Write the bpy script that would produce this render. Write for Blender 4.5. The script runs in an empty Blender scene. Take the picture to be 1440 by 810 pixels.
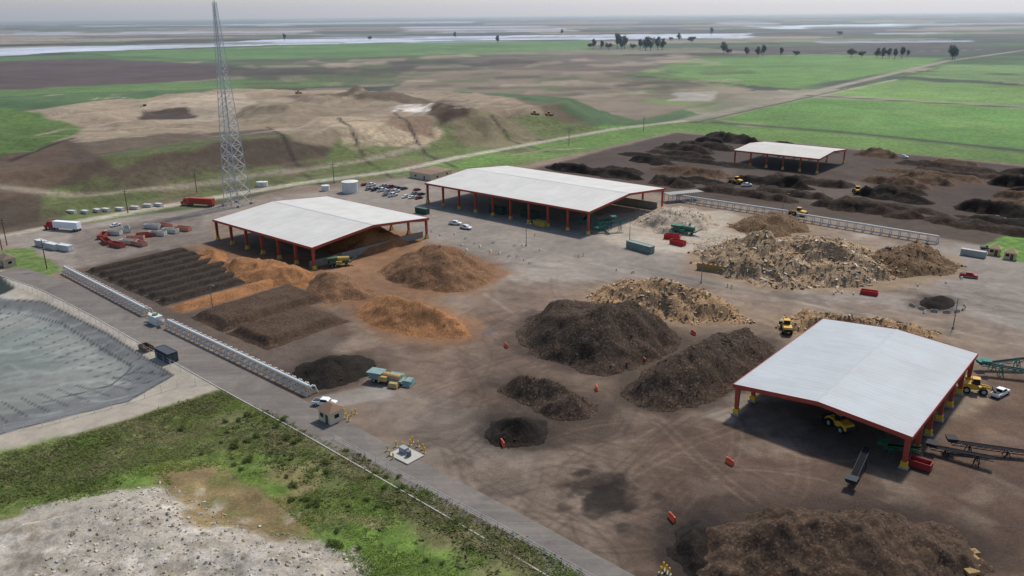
import bpy, math, random
import numpy as np
from mathutils import Matrix, Vector, Euler
random.seed(7); rng=np.random.default_rng(7)
scene=bpy.context.scene
scene.view_settings.view_transform='Standard'; scene.view_settings.look='None'; scene.view_settings.exposure=0
COL=scene.collection
# ------------------------------------------------------------ camera (a drone at 85 m)
H=85.0; FP=1140.0; P=math.radians(18.62); RO=math.radians(0.5)
Fw=np.array([0,math.cos(P),-math.sin(P)]); R0=np.array([1.,0,0]); U0=np.array([0,math.sin(P),math.cos(P)])
Rt=math.cos(RO)*R0-math.sin(RO)*U0; Up=math.cos(RO)*U0+math.sin(RO)*R0
cam=bpy.data.objects.new('camera',bpy.data.cameras.new('camera')); COL.objects.link(cam)
cam.data.sensor_width=36; cam.data.lens=FP/1440*36; cam.data.clip_start=1; cam.data.clip_end=120000
cam.matrix_world=Matrix(((Rt[0],Up[0],-Fw[0],0),(Rt[1],Up[1],-Fw[1],0),(Rt[2],Up[2],-Fw[2],H),(0,0,0,1)))
scene.camera=cam
def G(u,v,z=0.0):
    """survey: ground position (metres) of a point measured on the photograph"""
    d=Fw+(u-720)/FP*Rt+(405-v)/FP*Up
    t=(z-H)/min(d[2],-0.0022)
    return np.array([d[0]*t,d[1]*t])
def GP(pts,z=0.0): return np.array([G(u,v,z) for u,v in pts])
_a=G(1283,616,7.3)-G(1031,542,7.3); _b=G(1378,499,7.3)-G(1283,616,7.3)
A1=(math.atan2(_a[1],_a[0])+math.atan2(_b[1],_b[0])-math.pi/2)/2
D1=np.array([math.cos(A1),math.sin(A1)]); D2=np.array([-D1[1],D1[0]])
def lin(c):
    c=np.array(c,float)/255.; return np.where(c<=.04045,c/12.92,((c+.055)/1.055)**2.4)
# ------------------------------------------------------------ numpy noise
_T=rng.random((256,256))
def vn(x,y):
    xi=np.floor(x).astype(int); yi=np.floor(y).astype(int); fx=x-xi; fy=y-yi
    fx=fx*fx*(3-2*fx); fy=fy*fy*(3-2*fy)
    a=_T[xi&255,yi&255]; b=_T[(xi+1)&255,yi&255]; c=_T[xi&255,(yi+1)&255]; d=_T[(xi+1)&255,(yi+1)&255]
    return (a*(1-fx)+b*fx)*(1-fy)+(c*(1-fx)+d*fx)*fy
def fbm(x,y,o=4,s=0.):
    r=0; a=.5; n=0
    for i in range(o):
        r=r+a*vn(x*2**i+s+i*17.3,y*2**i+s*1.7+i*9.1); n+=a; a*=.5
    return r/n
def sdf(X,Y,poly):
    d=np.full(X.shape,1e12); ins=np.zeros(X.shape,bool); n=len(poly)
    for i in range(n):
        ax,ay=poly[i]; bx,by=poly[(i+1)%n]; ex,ey=bx-ax,by-ay
        t=np.clip(((X-ax)*ex+(Y-ay)*ey)/(ex*ex+ey*ey+1e-9),0,1)
        d=np.minimum(d,(X-ax-t*ex)**2+(Y-ay-t*ey)**2)
        c=((ay>Y)!=(by>Y))
        if ey!=0: ins^=c&(X<(bx-ax)*(Y-ay)/ey+ax)
    d=np.sqrt(d); return np.where(ins,d,-d)
def inside(p,poly): return sdf(np.array([p[0]]),np.array([p[1]]),poly)[0]
def ldist(X,Y,pl):
    d=np.full(X.shape,1e12)
    for i in range(len(pl)-1):
        ax,ay=pl[i]; bx,by=pl[i+1]; ex,ey=bx-ax,by-ay
        t=np.clip(((X-ax)*ex+(Y-ay)*ey)/(ex*ex+ey*ey+1e-9),0,1)
        d=np.minimum(d,(X-ax-t*ex)**2+(Y-ay-t*ey)**2)
    return np.sqrt(d)
def sst(a,b,x):
    t=np.clip((x-a)/(b-a),0,1); return t*t*(3-2*t)
# ------------------------------------------------------------ materials
def nt(name):
    m=bpy.data.materials.new(name); m.use_nodes=True; t=m.node_tree; b=t.nodes['Principled BSDF']
    return m,t,b
def node(t,typ,**k):
    n=t.nodes.new(typ)
    for a,b in k.items(): setattr(n,a,b)
    return n
def noise(t,co,scale,det=4,rough=.6,stretch=None,rot=0,dist=0):
    mp=node(t,'ShaderNodeMapping'); t.links.new(co,mp.inputs[0])
    if stretch: mp.inputs['Scale'].default_value=stretch
    mp.inputs['Rotation'].default_value=(0,0,rot)
    n=node(t,'ShaderNodeTexNoise'); n.inputs['Scale'].default_value=scale; n.inputs['Detail'].default_value=det; n.inputs['Roughness'].default_value=rough; n.inputs['Distortion'].default_value=dist
    t.links.new(mp.outputs[0],n.inputs['Vector']); return n.outputs['Fac']
def mth(t,op,a,b=None,c=None,clamp=False):
    n=node(t,'ShaderNodeMath',operation=op,use_clamp=clamp)
    for i,x in enumerate((a,b,c)):
        if x is None: continue
        if isinstance(x,(int,float)): n.inputs[i].default_value=x
        else: t.links.new(x,n.inputs[i])
    return n.outputs[0]
def mrange(t,x,a,b,c,d):
    n=node(t,'ShaderNodeMapRange'); t.links.new(x,n.inputs[0])
    for i,q in enumerate((a,b,c,d)): n.inputs[i+1].default_value=q
    return n.outputs[0]
def cmix(t,f,a,b,bt='MIX'):
    n=node(t,'ShaderNodeMix',data_type='RGBA',blend_type=bt)
    if isinstance(f,(int,float)): n.inputs[0].default_value=f
    else: t.links.new(f,n.inputs[0])
    for i,x in ((6,a),(7,b)):
        if isinstance(x,(tuple,list,np.ndarray)): n.inputs[i].default_value=(*[float(q) for q in x[:3]],1)
        else: t.links.new(x,n.inputs[i])
    return n.outputs[2]
_mc={}
def M(name,rgb,rough=.6,var=.15,scale=1.,spec=.3):
    if name in _mc: return _mc[name]
    m,t,b=nt(name); co=node(t,'ShaderNodeTexCoord').outputs['Object']
    n1=noise(t,co,scale,5,.65); f=mrange(t,n1,.3,.7,0,1); c=lin(rgb)
    t.links.new(cmix(t,f,c*(1-var),np.minimum(c*(1+var),.9)),b.inputs['Base Color'])
    b.inputs['Roughness'].default_value=rough; b.inputs['Specular IOR Level'].default_value=spec
    _mc[name]=m; return m
HG=np.array([1.22,1.16,1.1])
def PM(name,dark,mid,light,s1=.12,s2=1.2,bump=.3,frag=None,fragamt=.15):
    """loose heap material: three tones of coarse and fine noise plus fragments"""
    if name in _mc: return _mc[name]
    m,t,b=nt(name); co=node(t,'ShaderNodeTexCoord').outputs['Object']
    a=noise(t,co,s1,6,.65); d=noise(t,co,s2,8,.75)
    c=cmix(t,mrange(t,a,.35,.65,0,1),lin(dark)*HG,lin(mid)*HG)
    c=cmix(t,mrange(t,d,.45,.75,0,1),c,lin(light)*HG)
    if frag is not None:
        v=node(t,'ShaderNodeTexVoronoi'); v.inputs['Scale'].default_value=s2*2.4; t.links.new(co,v.inputs['Vector'])
        sx=node(t,'ShaderNodeSeparateColor'); t.links.new(v.outputs['Color'],sx.inputs[0])
        fm=mth(t,'GREATER_THAN',sx.outputs[0],1-fragamt)
        c=cmix(t,mth(t,'MULTIPLY',fm,.6),c,lin(frag)*HG)
    t.links.new(c,b.inputs['Base Color']); b.inputs['Roughness'].default_value=.95; b.inputs['Specular IOR Level'].default_value=.1
    bp=node(t,'ShaderNodeBump'); bp.inputs['Distance'].default_value=bump; bp.inputs['Strength'].default_value=.7
    t.links.new(d,bp.inputs['Height']); t.links.new(bp.outputs[0],b.inputs['Normal'])
    _mc[name]=m; return m
# ------------------------------------------------------------ mesh builder
class MB:
    def __init__(s): s.v=[]; s.f=[]; s.mi=[]
    def add(s,vs,fs,mi=0):
        o=len(s.v); s.v+= [tuple(map(float,q)) for q in vs]; s.f+=[tuple(i+o for i in f) for f in fs]; s.mi+=[mi]*len(fs)
    def box(s,c,d,mat=None,mi=0,top=1.0):
        x,y,z=[q/2 for q in d]; t=top
        vs=[Vector(q) for q in ((-x,-y,-z),(x,-y,-z),(x,y,-z),(-x,y,-z),(-x*t,-y*t,z),(x*t,-y*t,z),(x*t,y*t,z),(-x*t,y*t,z))]
        if mat is not None: vs=[mat@q for q in vs]
        vs=[q+Vector(c) for q in vs]
        s.add(vs,[(0,3,2,1),(4,5,6,7),(0,1,5,4),(1,2,6,5),(2,3,7,6),(3,0,4,7)],mi); return s
    def bar(s,a,b,w,h=None,mi=0):
        a=Vector(a); b=Vector(b); d=b-a; L=d.length
        if L<1e-6: return s
        q=d.to_track_quat('X','Z').to_matrix()
        s.box((a+b)/2,(L,w,h or w),q,mi); return s
    def cyl(s,a,b,r,r2=None,n=10,mi=0,cap=True):
        a=Vector(a); b=Vector(b); q=(b-a).to_track_quat('Z','Y').to_matrix(); r2=r if r2 is None else r2
        vs=[a+q@Vector((r*math.cos(2*math.pi*i/n),r*math.sin(2*math.pi*i/n),0)) for i in range(n)]+[b+q@Vector((r2*math.cos(2*math.pi*i/n),r2*math.sin(2*math.pi*i/n),0)) for i in range(n)]
        fs=[(i,(i+1)%n,n+(i+1)%n,n+i) for i in range(n)]
        if cap: fs+=[tuple(range(n-1,-1,-1)),tuple(range(n,2*n))]
        s.add(vs,fs,mi); return s
    def prism(s,prof,y0,y1,mi=0,ins=0.,zin=None):
        n=len(prof)
        def p(x,z,y,sg): return (x,y+(sg*ins if (zin is not None and z>zin) else 0),z)
        vs=[p(x,z,y0,1) for x,z in prof]+[p(x,z,y1,-1) for x,z in prof]
        fs=[(i,(i+1)%n,n+(i+1)%n,n+i) for i in range(n)]+[tuple(range(n-1,-1,-1)),tuple(range(n,2*n))]
        s.add(vs,fs,mi); return s
    def mesh(s,name,*mats):
        m=bpy.data.meshes.new(name); m.from_pydata(s.v,[],s.f)
        for q in mats: m.materials.append(q)
        if len(mats)>1: m.polygons.foreach_set('material_index',s.mi)
        m.update(); return m
def npmesh(name,V,F,mat,smooth=False):
    V=np.ascontiguousarray(V,dtype=np.float32); F=np.ascontiguousarray(F,dtype=np.int32); k=F.shape[1]
    m=bpy.data.meshes.new(name); m.vertices.add(len(V)); m.vertices.foreach_set('co',V.ravel())
    m.loops.add(F.size); m.loops.foreach_set('vertex_index',F.ravel())
    m.polygons.add(len(F)); m.polygons.foreach_set('loop_start',np.arange(0,F.size,k,dtype=np.int32)); 
    m.update(calc_edges=True); m.materials.append(mat)
    if smooth: m.shade_smooth()
    return m
def obj(name,mesh,loc=(0,0,0),rz=0,parent=None,label=None,cat=None,group=None,kind=None,scale=None):
    o=bpy.data.objects.new(name,mesh); COL.objects.link(o); o.location=loc; o.rotation_euler=(0,0,rz)
    if scale: o.scale=scale
    if parent: o.parent=parent
    if label: o['label']=label
    if cat: o['category']=cat
    if group: o['group']=group
    if kind: o['kind']=kind
    return o
STF={'compost_clods','wood_chips','wood_scraps','debris_scraps','rubble_scraps'}
def thing(name,label,cat,parts,loc,rz=0,group=None,scale=None):
    e=obj(name,None,loc,rz,None,label,cat,group,None,scale); e.empty_display_size=1
    for p in parts:
        o=obj(p[0],p[1],p[2] if len(p)>2 and p[2] is not None else (0,0,0),parent=e)
        if p[0] in STF: o['kind']='stuff'
        for q in (p[3] if len(p)>3 else []): obj(q[0],q[1],q[2] if len(q)>2 else (0,0,0),parent=o)
    return e
def at(u,v,z=0.0):
    p=G(u,v,z); return (p[0],p[1],z)
_pc={}
def cached(key,fn):
    if key not in _pc: _pc[key]=fn()
    return _pc[key]
# ------------------------------------------------------------ terrain heights
hill=GP([(-500,420),(-150,350),(0,322),(130,296),(260,272),(400,250),(520,228),(640,210),(760,193),(860,178),(870,160),(700,148),(520,144),(330,142),(150,146),(-100,160),(-500,190)])
pit=GP([(-120,400),(15,422),(60,425),(150,470),(240,527),(180,562),(60,592),(-120,645)])
pond2=GP([(-60,375),(0,388),(20,405),(0,415),(-60,425)])
gravel=GP([(-200,760),(0,738),(130,700),(230,680),(330,735),(430,755),(500,790),(560,870),(300,1000),(-300,1000)])
veg=GP([(-200,690),(0,640),(150,600),(310,548),(400,585),(480,630),(620,702),(760,770),(850,830),(1000,920),(700,1100),(-300,1100)])
hollow=G(848,692)
bumps=[(G(385,160,16),4.5,30),(G(430,162,16),4,28),(G(655,172,12),5,26),(G(690,172,11),4,22),(G(620,158,15),4,20),(G(470,142,16),6,40),(G(540,140,16),6,40),(G(250,150,16),3,40),(G(150,165,16),2.5,35)]
def ground_z(X,Y):
    z=np.zeros_like(X)
    m=(Y>250)&(Y<1300)
    if m.any():
        x,y=X[m],Y[m]; wx=(fbm(x/60,y/60,3,3)-.5)*26
        d=sdf(x+wx,y+wx*.5,hill); q=16*sst(0,52,d)+ (fbm(x/35,y/35,5,8)-.5)*5*sst(20,70,d)
        q+= 1.6*sst(.1,.9,np.sin(np.clip(d,0,50)/50*9))*sst(2,10,d)*sst(55,40,d)
        q+= 2.2*sst(.45,.55,fbm(x/80,y/50,3,40))*sst(50,90,d)
        for c,h,r in bumps:
            rr_=np.hypot(x-c[0],(y-c[1])*.8); q+=h*sst(r,r*.25,rr_+ (fbm(x/12,y/12,3,77)-.5)*14)
        z[m]=q
    m=Y<320
    x,y=X[m],Y[m]; q=np.zeros_like(x)
    d=sdf(x,y,pit); q-=np.clip(d*.25,0,1.5); q-=np.clip(sdf(x,y,pond2)*.4,0,2.0)
    d=sdf(x,y,veg); q+=sst(0,14,d)*(-.8+1.8*fbm(x/14,y/14,4,5))
    d=sdf(x+4*(fbm(x/8,y/8,3,2)-.5),y,gravel); q+=sst(0,9,d)*2.2+sst(0,5,d)*((fbm(x/4,y/4,5,6)-.5)*2.2+(rng.random(x.shape)-.5)*.12)
    q-=.3*np.exp(-((x-hollow[0])**2+(y-hollow[1])**2)/30)
    z[m]+=q
    return z
# ------------------------------------------------------------ ground sheet sampling and tones
s=np.concatenate([np.arange(1150,300,-1.9),np.arange(300,60,-1.2),np.arange(60,6,-.6),np.arange(6,1.2,-.35)])
rr=H*FP/s; az=np.radians(np.arange(-56,56.01,.16))
RR,AZ=np.meshgrid(rr,az,indexing='ij'); X=(RR*np.sin(AZ)).ravel(); Y=(RR*np.cos(AZ)).ravel()
Z=ground_z(X,Y); N=len(X); RAD=RR.ravel()
C=np.zeros((N,3)); K=np.zeros((N,3))   # K: tracks, grass, rubble
fa=math.radians(9); xr=X*math.cos(fa)+Y*math.sin(fa); yr=-X*math.sin(fa)+Y*math.cos(fa)
ci=np.floor(xr/700+.3*np.floor(yr/300)).astype(int); cj=np.floor(yr/300).astype(int)
pal=lin([(96,90,78),(66,60,56),(100,98,80),(66,80,54),(80,70,66),(114,108,92),(62,80,52),(74,72,68),(88,90,96),(58,62,54)])
C[:]=pal[(ci*7+cj*13+((ci*cj)&3))%10]
C*= (0.75+.6*fbm(X/90,Y/90,5,1))[:,None]
def blend(idx,m,col,k):
    C[idx]=C[idx]*(1-m[:,None])+lin(col)*m[:,None]
    if k is not None: K[idx]=K[idx]*(1-m[:,None])+np.array(k)*m[:,None]
def paint(px,col,soft=None,warp=None,z=0.,a=1.,k=None,ns=None,pw=None,grow=0.):
    pw=GP(px,z) if pw is None else pw
    c=pw.mean(0); r=np.linalg.norm(c); soft=soft if soft is not None else r*.004; warp=warp if warp is not None else r*.012
    lo=pw.min(0)-soft-warp*2-grow; hi=pw.max(0)+soft+warp*2+grow
    idx=np.nonzero((X>lo[0])&(X<hi[0])&(Y>lo[1])&(Y<hi[1]))[0]
    if not len(idx): return
    x,y=X[idx],Y[idx]; ns=ns or max(4,r*.05)
    wx=(fbm(x/ns,y/ns,5,11)-.5)*2*warp; wy=(fbm(x/ns,y/ns,5,31)-.5)*2*warp
    m=sst(-soft,soft,sdf(x+wx,y+wy,pw)+grow)*a
    blend(idx,m,col,k)
def strokew(pw,w,col,a=1.,k=None,soft=None,warp=0.):
    soft=soft if soft is not None else w*.5
    lo=pw.min(0)-w*2-warp; hi=pw.max(0)+w*2+warp
    idx=np.nonzero((X>lo[0])&(X<hi[0])&(Y>lo[1])&(Y<hi[1]))[0]
    if not len(idx): return
    x,y=X[idx],Y[idx]
    if warp: x=x+(fbm(x/12,y/12,3,4)-.5)*2*warp; y=y+(fbm(x/12,y/12,3,9)-.5)*2*warp
    m=sst(w/2+soft,max(w/2-soft,0),ldist(x,y,pw))*a
    blend(idx,m,col,k)
def stroke(px,w,col,z=0.,a=1.,k=None,soft=None,warp=0.): strokew(GP(px,z),w,col,a,k,soft,warp)
g=(0,1,0); tr=(1,0,0); rb=(0,0,1); no=(0,0,0)
def blot(p,r,col,a,soft=1.,warp=2.,ns=3,k=None):
    pw=p+np.array([[math.cos(q)*r*rng.uniform(.5,1.5),math.sin(q)*r*rng.uniform(.5,1.5)] for q in np.linspace(0,5.6,8)])
    paint(None,col,pw=pw,soft=soft,warp=warp,a=a,ns=ns,k=k)
paint([(-200,46),(300,40),(700,36),(700,42),(300,48),(-200,56)],(108,100,90),warp=0)
paint([(-200,76),(0,68),(250,62),(480,51),(700,50),(1050,47),(1050,54),(640,57),(300,66),(60,75),(-200,90)],(156,163,174),k=no,warp=60)  # flooded strips: pale sky reflection painted into the ground colour
paint([(1030,37),(1280,33),(1280,38),(1100,41)],(166,174,186),warp=60)
paint([(560,38),(760,36),(820,44),(620,46)],(140,146,156),warp=80)
paint([(-200,55),(200,50),(420,46),(420,50),(100,60),(-200,66)],(120,112,98))
for i in range(70):
    v0=rng.uniform(29,62); u0=rng.uniform(-50,1400); l=rng.uniform(80,380); hh=rng.uniform(.8,3.2)
    paint([(u0,v0),(u0+l,v0-l*.008),(u0+l,v0+hh-l*.008),(u0+rng.uniform(-20,20),v0+hh)],[(62,66,64),(122,116,106),(62,80,54),(138,144,154),(80,70,66),(56,62,56)][i%6],a=.75,soft=12)
paint([(90,74),(480,62),(830,57),(840,68),(560,80),(300,84)],(78,104,60),k=g)
paint([(-100,84),(120,76),(300,86),(-100,100)],(70,94,56),k=g)
paint([(-200,92),(130,82),(340,92),(300,112),(100,124),(-200,142)],(74,63,61))
paint([(-200,136),(180,118),(420,108),(560,104),(430,124),(180,134),(-200,160)],(78,98,58),k=g)
paint([(340,88),(620,76),(880,78),(760,108),(560,116),(340,112)],(74,76,58))
paint([(560,100),(760,90),(900,95),(1060,125),(1000,150),(900,168),(800,150),(560,130)],(104,94,80))
paint([(620,84),(830,76),(980,82),(930,100),(700,98)],(88,79,70))
paint([(300,96),(560,88),(620,94),(560,102),(300,108)],(68,61,55),a=.8)
paint([(880,106),(990,79),(1160,76),(1325,82),(1300,95),(1110,124),(1000,118)],(84,112,60),k=g,warp=5)
paint([(1010,168),(1130,137),(1280,143),(1460,154),(1460,212),(1200,186)],(82,114,56),k=g,warp=5)
paint([(1155,132),(1250,111),(1460,121),(1460,150),(1290,141)],(90,116,62),k=g,warp=4)
paint([(1262,107),(1335,91),(1460,92),(1460,118)],(92,114,70),k=g,warp=4)
for i in range(60):
    p=G(rng.uniform(900,1440),rng.uniform(85,200)); blot(p,rng.uniform(15,45),(68,96,48) if i%2 else (96,116,64),.35,soft=10,warp=20,ns=25)
paint([(950,130),(1010,128),(1000,142),(940,142)],(140,134,124))
for q in ([(1290,100),(1460,106)],[(1250,112),(1460,121)],[(1130,134),(1460,153)],[(1005,172),(1200,187),(1460,214)],[(880,106),(1110,125)]):
    stroke(q,8,(56,60,44),soft=3)
stroke([(950,172),(1060,148),(1150,128),(1330,86),(1460,68)],13,(122,114,102),soft=3)
stroke([(985,170),(1130,139),(1260,112)],6,(130,122,108),soft=3)
stroke([(960,176),(1150,134),(1320,96)],4,(56,56,46),soft=2)
for i in range(26):
    v0=rng.uniform(34,75); u0=rng.uniform(0,1300); l=rng.uniform(100,300)
    stroke([(u0,v0),(u0+l,v0-rng.uniform(-3,5))],rng.uniform(6,14),(60,62,54) if i%2 else (128,120,106),a=.7)
for i in range(150):
    v0=rng.uniform(76,135); u0=rng.uniform(330,1000); l=rng.uniform(15,90)
    paint([(u0,v0),(u0+l,v0-2),(u0+l+10,v0+2),(u0+5,v0+4)],[(60,55,47),(130,119,102),(78,87,56)][i%3],a=.5)
paint([(-200,330),(0,322),(260,272),(520,228),(760,190),(850,178),(960,176),(1440,225),(1440,250),(940,185),(740,236),(600,248),(420,262),(200,300),(-200,380)],(88,98,60),k=g)
paint([(850,178),(960,172),(1200,190),(1460,218),(1460,232),(940,188),(760,225),(620,240),(560,238)],(84,108,55),k=g,warp=3)
# landfill
paint([(-400,440),(-200,350),(0,318),(260,270),(520,226),(760,188),(850,175),(700,160),(400,180),(0,215),(-300,260)],(88,77,63),z=4,k=rb)
paint([(-100,258),(100,232),(300,205),(470,188),(560,180),(560,195),(400,215),(180,262),(0,292),(-100,300)],(70,61,52),z=9)
paint([(-200,190),(380,118),(640,130),(790,158),(700,172),(600,178),(480,190),(300,200),(120,222),(-100,262)],(126,113,95),z=15,k=rb)
paint([(480,205),(600,190),(760,172),(860,172),(800,186),(640,206),(500,226),(430,232)],(84,96,56),z=5,k=g,a=.85)
paint([(620,176),(700,168),(770,180),(700,192),(640,190)],(112,99,80),z=8,k=rb,a=.75)
paint([(50,300),(200,275),(400,245),(400,232),(250,245),(60,280)],(84,94,57),z=4,k=g,a=.7)
paint([(-100,170),(20,160),(120,185),(100,205),(50,225),(-100,262)],(72,92,48),z=13,k=g)
paint([(-100,262),(60,228),(110,215),(140,240),(60,262),(-100,290)],(84,71,59),z=10)
paint([(100,225),(240,206),(380,196),(420,214),(250,240),(120,262)],(72,62,53),z=9,a=.8)
paint([(140,222),(300,198),(420,190),(300,206),(160,228)],(80,92,54),z=15,k=g,a=.6)
paint([(390,128),(600,132),(640,140),(420,136)],(72,60,50),z=20,a=.8)
paint([(220,142),(330,130),(380,150),(300,172),(200,166)],(142,129,111),z=16)
paint([(440,172),(620,172),(600,182),(480,190)],(150,135,112),z=14)
paint([(600,148),(650,146),(655,160),(612,164)],(66,54,45),z=18)
paint([(548,148),(580,145),(606,149),(600,156),(565,157),(550,154)],(188,181,172),z=18,k=rb,soft=2.,warp=9,ns=8)
paint([(545,164),(600,164),(620,172),(550,174)],(110,93,76),z=16)
paint([(200,158),(270,156),(275,166),(205,168)],(64,55,48),z=16)
for q in ([(378,196),(430,228),(470,248)],[(478,186),(520,212),(560,236)],[(556,178),(600,200),(640,216)],[(690,175),(740,188),(770,196)],[(20,250),(110,218)]):
    stroke(q,2.4,(46,43,39),z=8)
for i in range(80):
    u0=rng.uniform(20,720); v0=rng.uniform(138,204)-u0*.03; L=rng.uniform(40,150)
    stroke([(u0,v0),(u0+L*.5,v0-rng.uniform(-2,9)),(u0+L,v0-rng.uniform(0,14))],rng.uniform(1.5,4),[(152,140,119),(84,73,61),(102,89,73)][i%3],z=16,a=.5,soft=1.5)
for i in range(80):
    u0=rng.uniform(0,800); v0=rng.uniform(-14,22)+300-u0*.135; p=G(u0,v0,4); blot(p,rng.uniform(4,12),[(86,98,54),(68,59,51),(100,89,69)][i%3],.5,soft=4,warp=8,ns=12)
for q,w,c_ in (([(-60,345),(120,310),(260,285),(420,258),(560,240),(640,222),(760,200),(860,182),(960,170)],8,(148,140,126)),([(-40,300),(140,285),(300,262),(480,232),(600,212)],3,(128,119,103))):
    stroke(q,w,c_,soft=2.5,a=.9)
# yard
yd=[(-60,350),(90,318),(300,290),(420,262),(600,246),(740,232),(950,185),(1440,232),(1700,260),(1900,1000),(960,900),(840,812),(620,690),(440,600),(300,540),(90,420),(-60,385)]
paint(yd,(112,98,85),soft=1.0,warp=1,k=tr)
paint([(0,335),(90,318),(300,290),(600,246),(740,240),(830,300),(960,345),(1440,345),(1600,420),(1450,470),(1340,440),(1100,415),(880,392),(760,400),(690,400),(640,345),(420,290),(300,310),(240,350),(90,378)],(120,112,103),k=(.6,0,0),soft=4,warp=5)
paint([(100,325),(280,300),(300,340),(250,350),(110,375)],(104,95,87),k=tr)
paint([(0,352),(40,350),(90,378),(60,392),(0,372)],(84,100,54),k=g)
paint([(740,240),(950,186),(1440,234),(1600,250),(1600,420),(1400,350),(1300,330),(1110,298),(950,275),(860,262)],(66,56,49),k=rb,soft=3,warp=4)
paint([(975,240),(1040,236),(1020,258),(975,258)],(92,79,69),k=tr,a=.7,soft=4,warp=5)
paint([(1110,252),(1230,256),(1210,290),(1120,282)],(86,75,67),k=tr,a=.7,soft=4,warp=5)
paint([(1400,300),(1440,280),(1500,300),(1440,325)],(124,124,128),soft=2)
paint([(1390,345),(1440,305),(1520,320),(1500,380),(1400,358)],(82,110,50),k=g,soft=1)
paint([(820,322),(860,300),(1010,296),(1090,326),(1080,352),(990,362),(860,345)],(150,140,125),k=rb,soft=3,warp=6,a=.85)
paint([(1050,345),(1260,350),(1360,385),(1250,412),(1080,408),(960,385),(960,360)],(114,98,80),k=rb,soft=3,warp=6,a=.75)
paint([(480,500),(640,440),(760,400),(880,450),(1000,560),(880,640),(760,600),(620,560)],(98,82,70),k=tr,soft=8,warp=9,a=.75)
paint([(900,600),(1100,560),(1440,520),(1700,520),(1800,1000),(900,1000)],(89,72,60),k=tr,soft=8,warp=9,a=.9)
paint([(860,590),(1000,600),(1200,650),(1200,700),(1000,720),(880,690)],(74,59,50),k=rb,soft=6,warp=8,a=.6)
paint([(1060,430),(1100,470),(1040,540),(960,470),(1040,455)],(96,82,71),k=tr,soft=6,warp=8,a=.6)
paint([(640,585),(700,560),(870,585),(860,620),(760,640),(660,625)],(68,57,49),k=rb,soft=3,warp=6,a=.8)
paint([(930,710),(1000,690),(1300,700),(1380,760),(1380,900),(930,900)],(62,50,43),k=rb,soft=3,warp=5,a=.85)
paint([(1340,560),(1420,540),(1700,560),(1700,860),(1370,800),(1310,700)],(84,66,54),k=rb,soft=4,warp=8,a=.8)
paint([(1030,590),(1050,565),(1370,560),(1290,665),(1150,640)],(74,65,59),k=rb,soft=1,warp=1.5,a=.8)  # dirt floor painted darker to stand in for shade under the shed roof
paint([(985,585),(1035,548),(1060,560),(1030,596)],(136,127,115),k=no,soft=.6,warp=1,a=.7)
paint([(1290,590),(1340,540),(1400,545),(1380,580)],(136,120,102),k=no,soft=1.5,warp=2,a=.6)
paint([(660,410),(720,400),(720,520),(680,520)],(92,78,67),k=tr,soft=4,warp=6,a=.6)
paint([(640,465),(690,463),(690,474),(655,476)],(76,78,84),soft=1,warp=3,a=.7)
paint([(500,545),(640,560),(760,640),(740,720),(600,640)],(108,100,92),k=tr,soft=5,warp=5,a=.6)
paint([(440,555),(540,540),(560,556),(470,572)],(132,126,118),k=no,soft=.8,warp=1,a=.7)
for i in range(240):
    u0,v0=[(rng.uniform(560,1400),rng.uniform(400,800)),(rng.uniform(560,1100),rng.uniform(430,760))][i%2]
    p=G(u0,v0); th=rng.choice([A1,A1+math.pi/2,rng.uniform(0,6.28)],p=[.35,.2,.45])+rng.normal(0,.25); cu=rng.normal(0,.022); pts=[p]
    for j in range(int(rng.uniform(8,26))): th+=cu*1.8; pts.append(pts[-1]+np.array([math.cos(th),math.sin(th)])*1.8)
    pts=np.array(pts); dr=np.array([-math.sin(th),math.cos(th)])*1.1; c_=[(64,53,45),(114,99,85),(72,60,51),(60,50,43)][i%4]
    for sg in (-1,1): strokew(pts+dr*sg,.5,c_,a=rng.uniform(.15,.42),soft=.4,warp=.5)
for i in range(80):
    u0=rng.uniform(330,1400); v0=300+ (u0-330)*.1+rng.uniform(-10,50); p=G(u0,v0); th=A1+rng.normal(0,.1); cu=rng.normal(0,.006); pts=[p]
    for j in range(14): th+=cu*4; pts.append(pts[-1]+np.array([math.cos(th),math.sin(th)])*5)
    strokew(np.array(pts),1.0,(92,83,75) if i%2 else (134,125,115),a=.38,soft=.8,warp=.6)
for i in range(190):
    blot(G(rng.uniform(560,1440),rng.uniform(390,800)),rng.uniform(1,6),[(62,52,44),(70,58,49),(116,102,88)][i%3],rng.uniform(.2,.5),soft=1.5,warp=3.5,ns=4,k=rb)
for i in range(50):
    blot(G(rng.uniform(620,1400),rng.uniform(330,420)),rng.uniform(1,5),[(86,76,67),(102,92,82),(136,127,116)][i%3],.4,soft=1.5,warp=4,ns=5,k=tr)
paint([(800,680),(855,660),(898,686),(884,718),(832,722)],(52,43,38),k=rb,soft=2.,warp=6,a=.85,ns=4)
paint([(818,692),(850,674),(884,690),(874,714),(836,716)],(34,29,26),k=rb,soft=1.2,warp=4,a=.9,ns=3)
for i in range(40): blot(G(848+rng.normal(0,30),694+rng.normal(0,20)),rng.uniform(.4,1.6),(42,35,31),.6,soft=.6,warp=1.5,k=rb)
# orange ground
paint([(240,448),(262,400),(275,345),(330,345),(450,365),(560,325),(640,355),(700,380),(690,400),(590,420),(660,450),(650,478),(560,484),(500,440),(420,425),(340,432),(300,432)],(120,92,68),k=rb,soft=4,warp=7)
paint([(560,360),(640,350),(690,400),(560,425),(520,400)],(104,82,66),k=rb,a=.6,soft=3,warp=4)
paint([(95,380),(225,350),(345,400),(400,425),(500,470),(440,520),(400,535),(235,450)],(84,73,65),k=rb,soft=2,warp=2)
for i in range(110):
    blot(G(rng.uniform(300,700),rng.uniform(350,480)),rng.uniform(.8,3.5),[(82,65,53),(134,98,70),(102,80,62)][i%3],.5,soft=1.,warp=3,k=rb)
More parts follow.
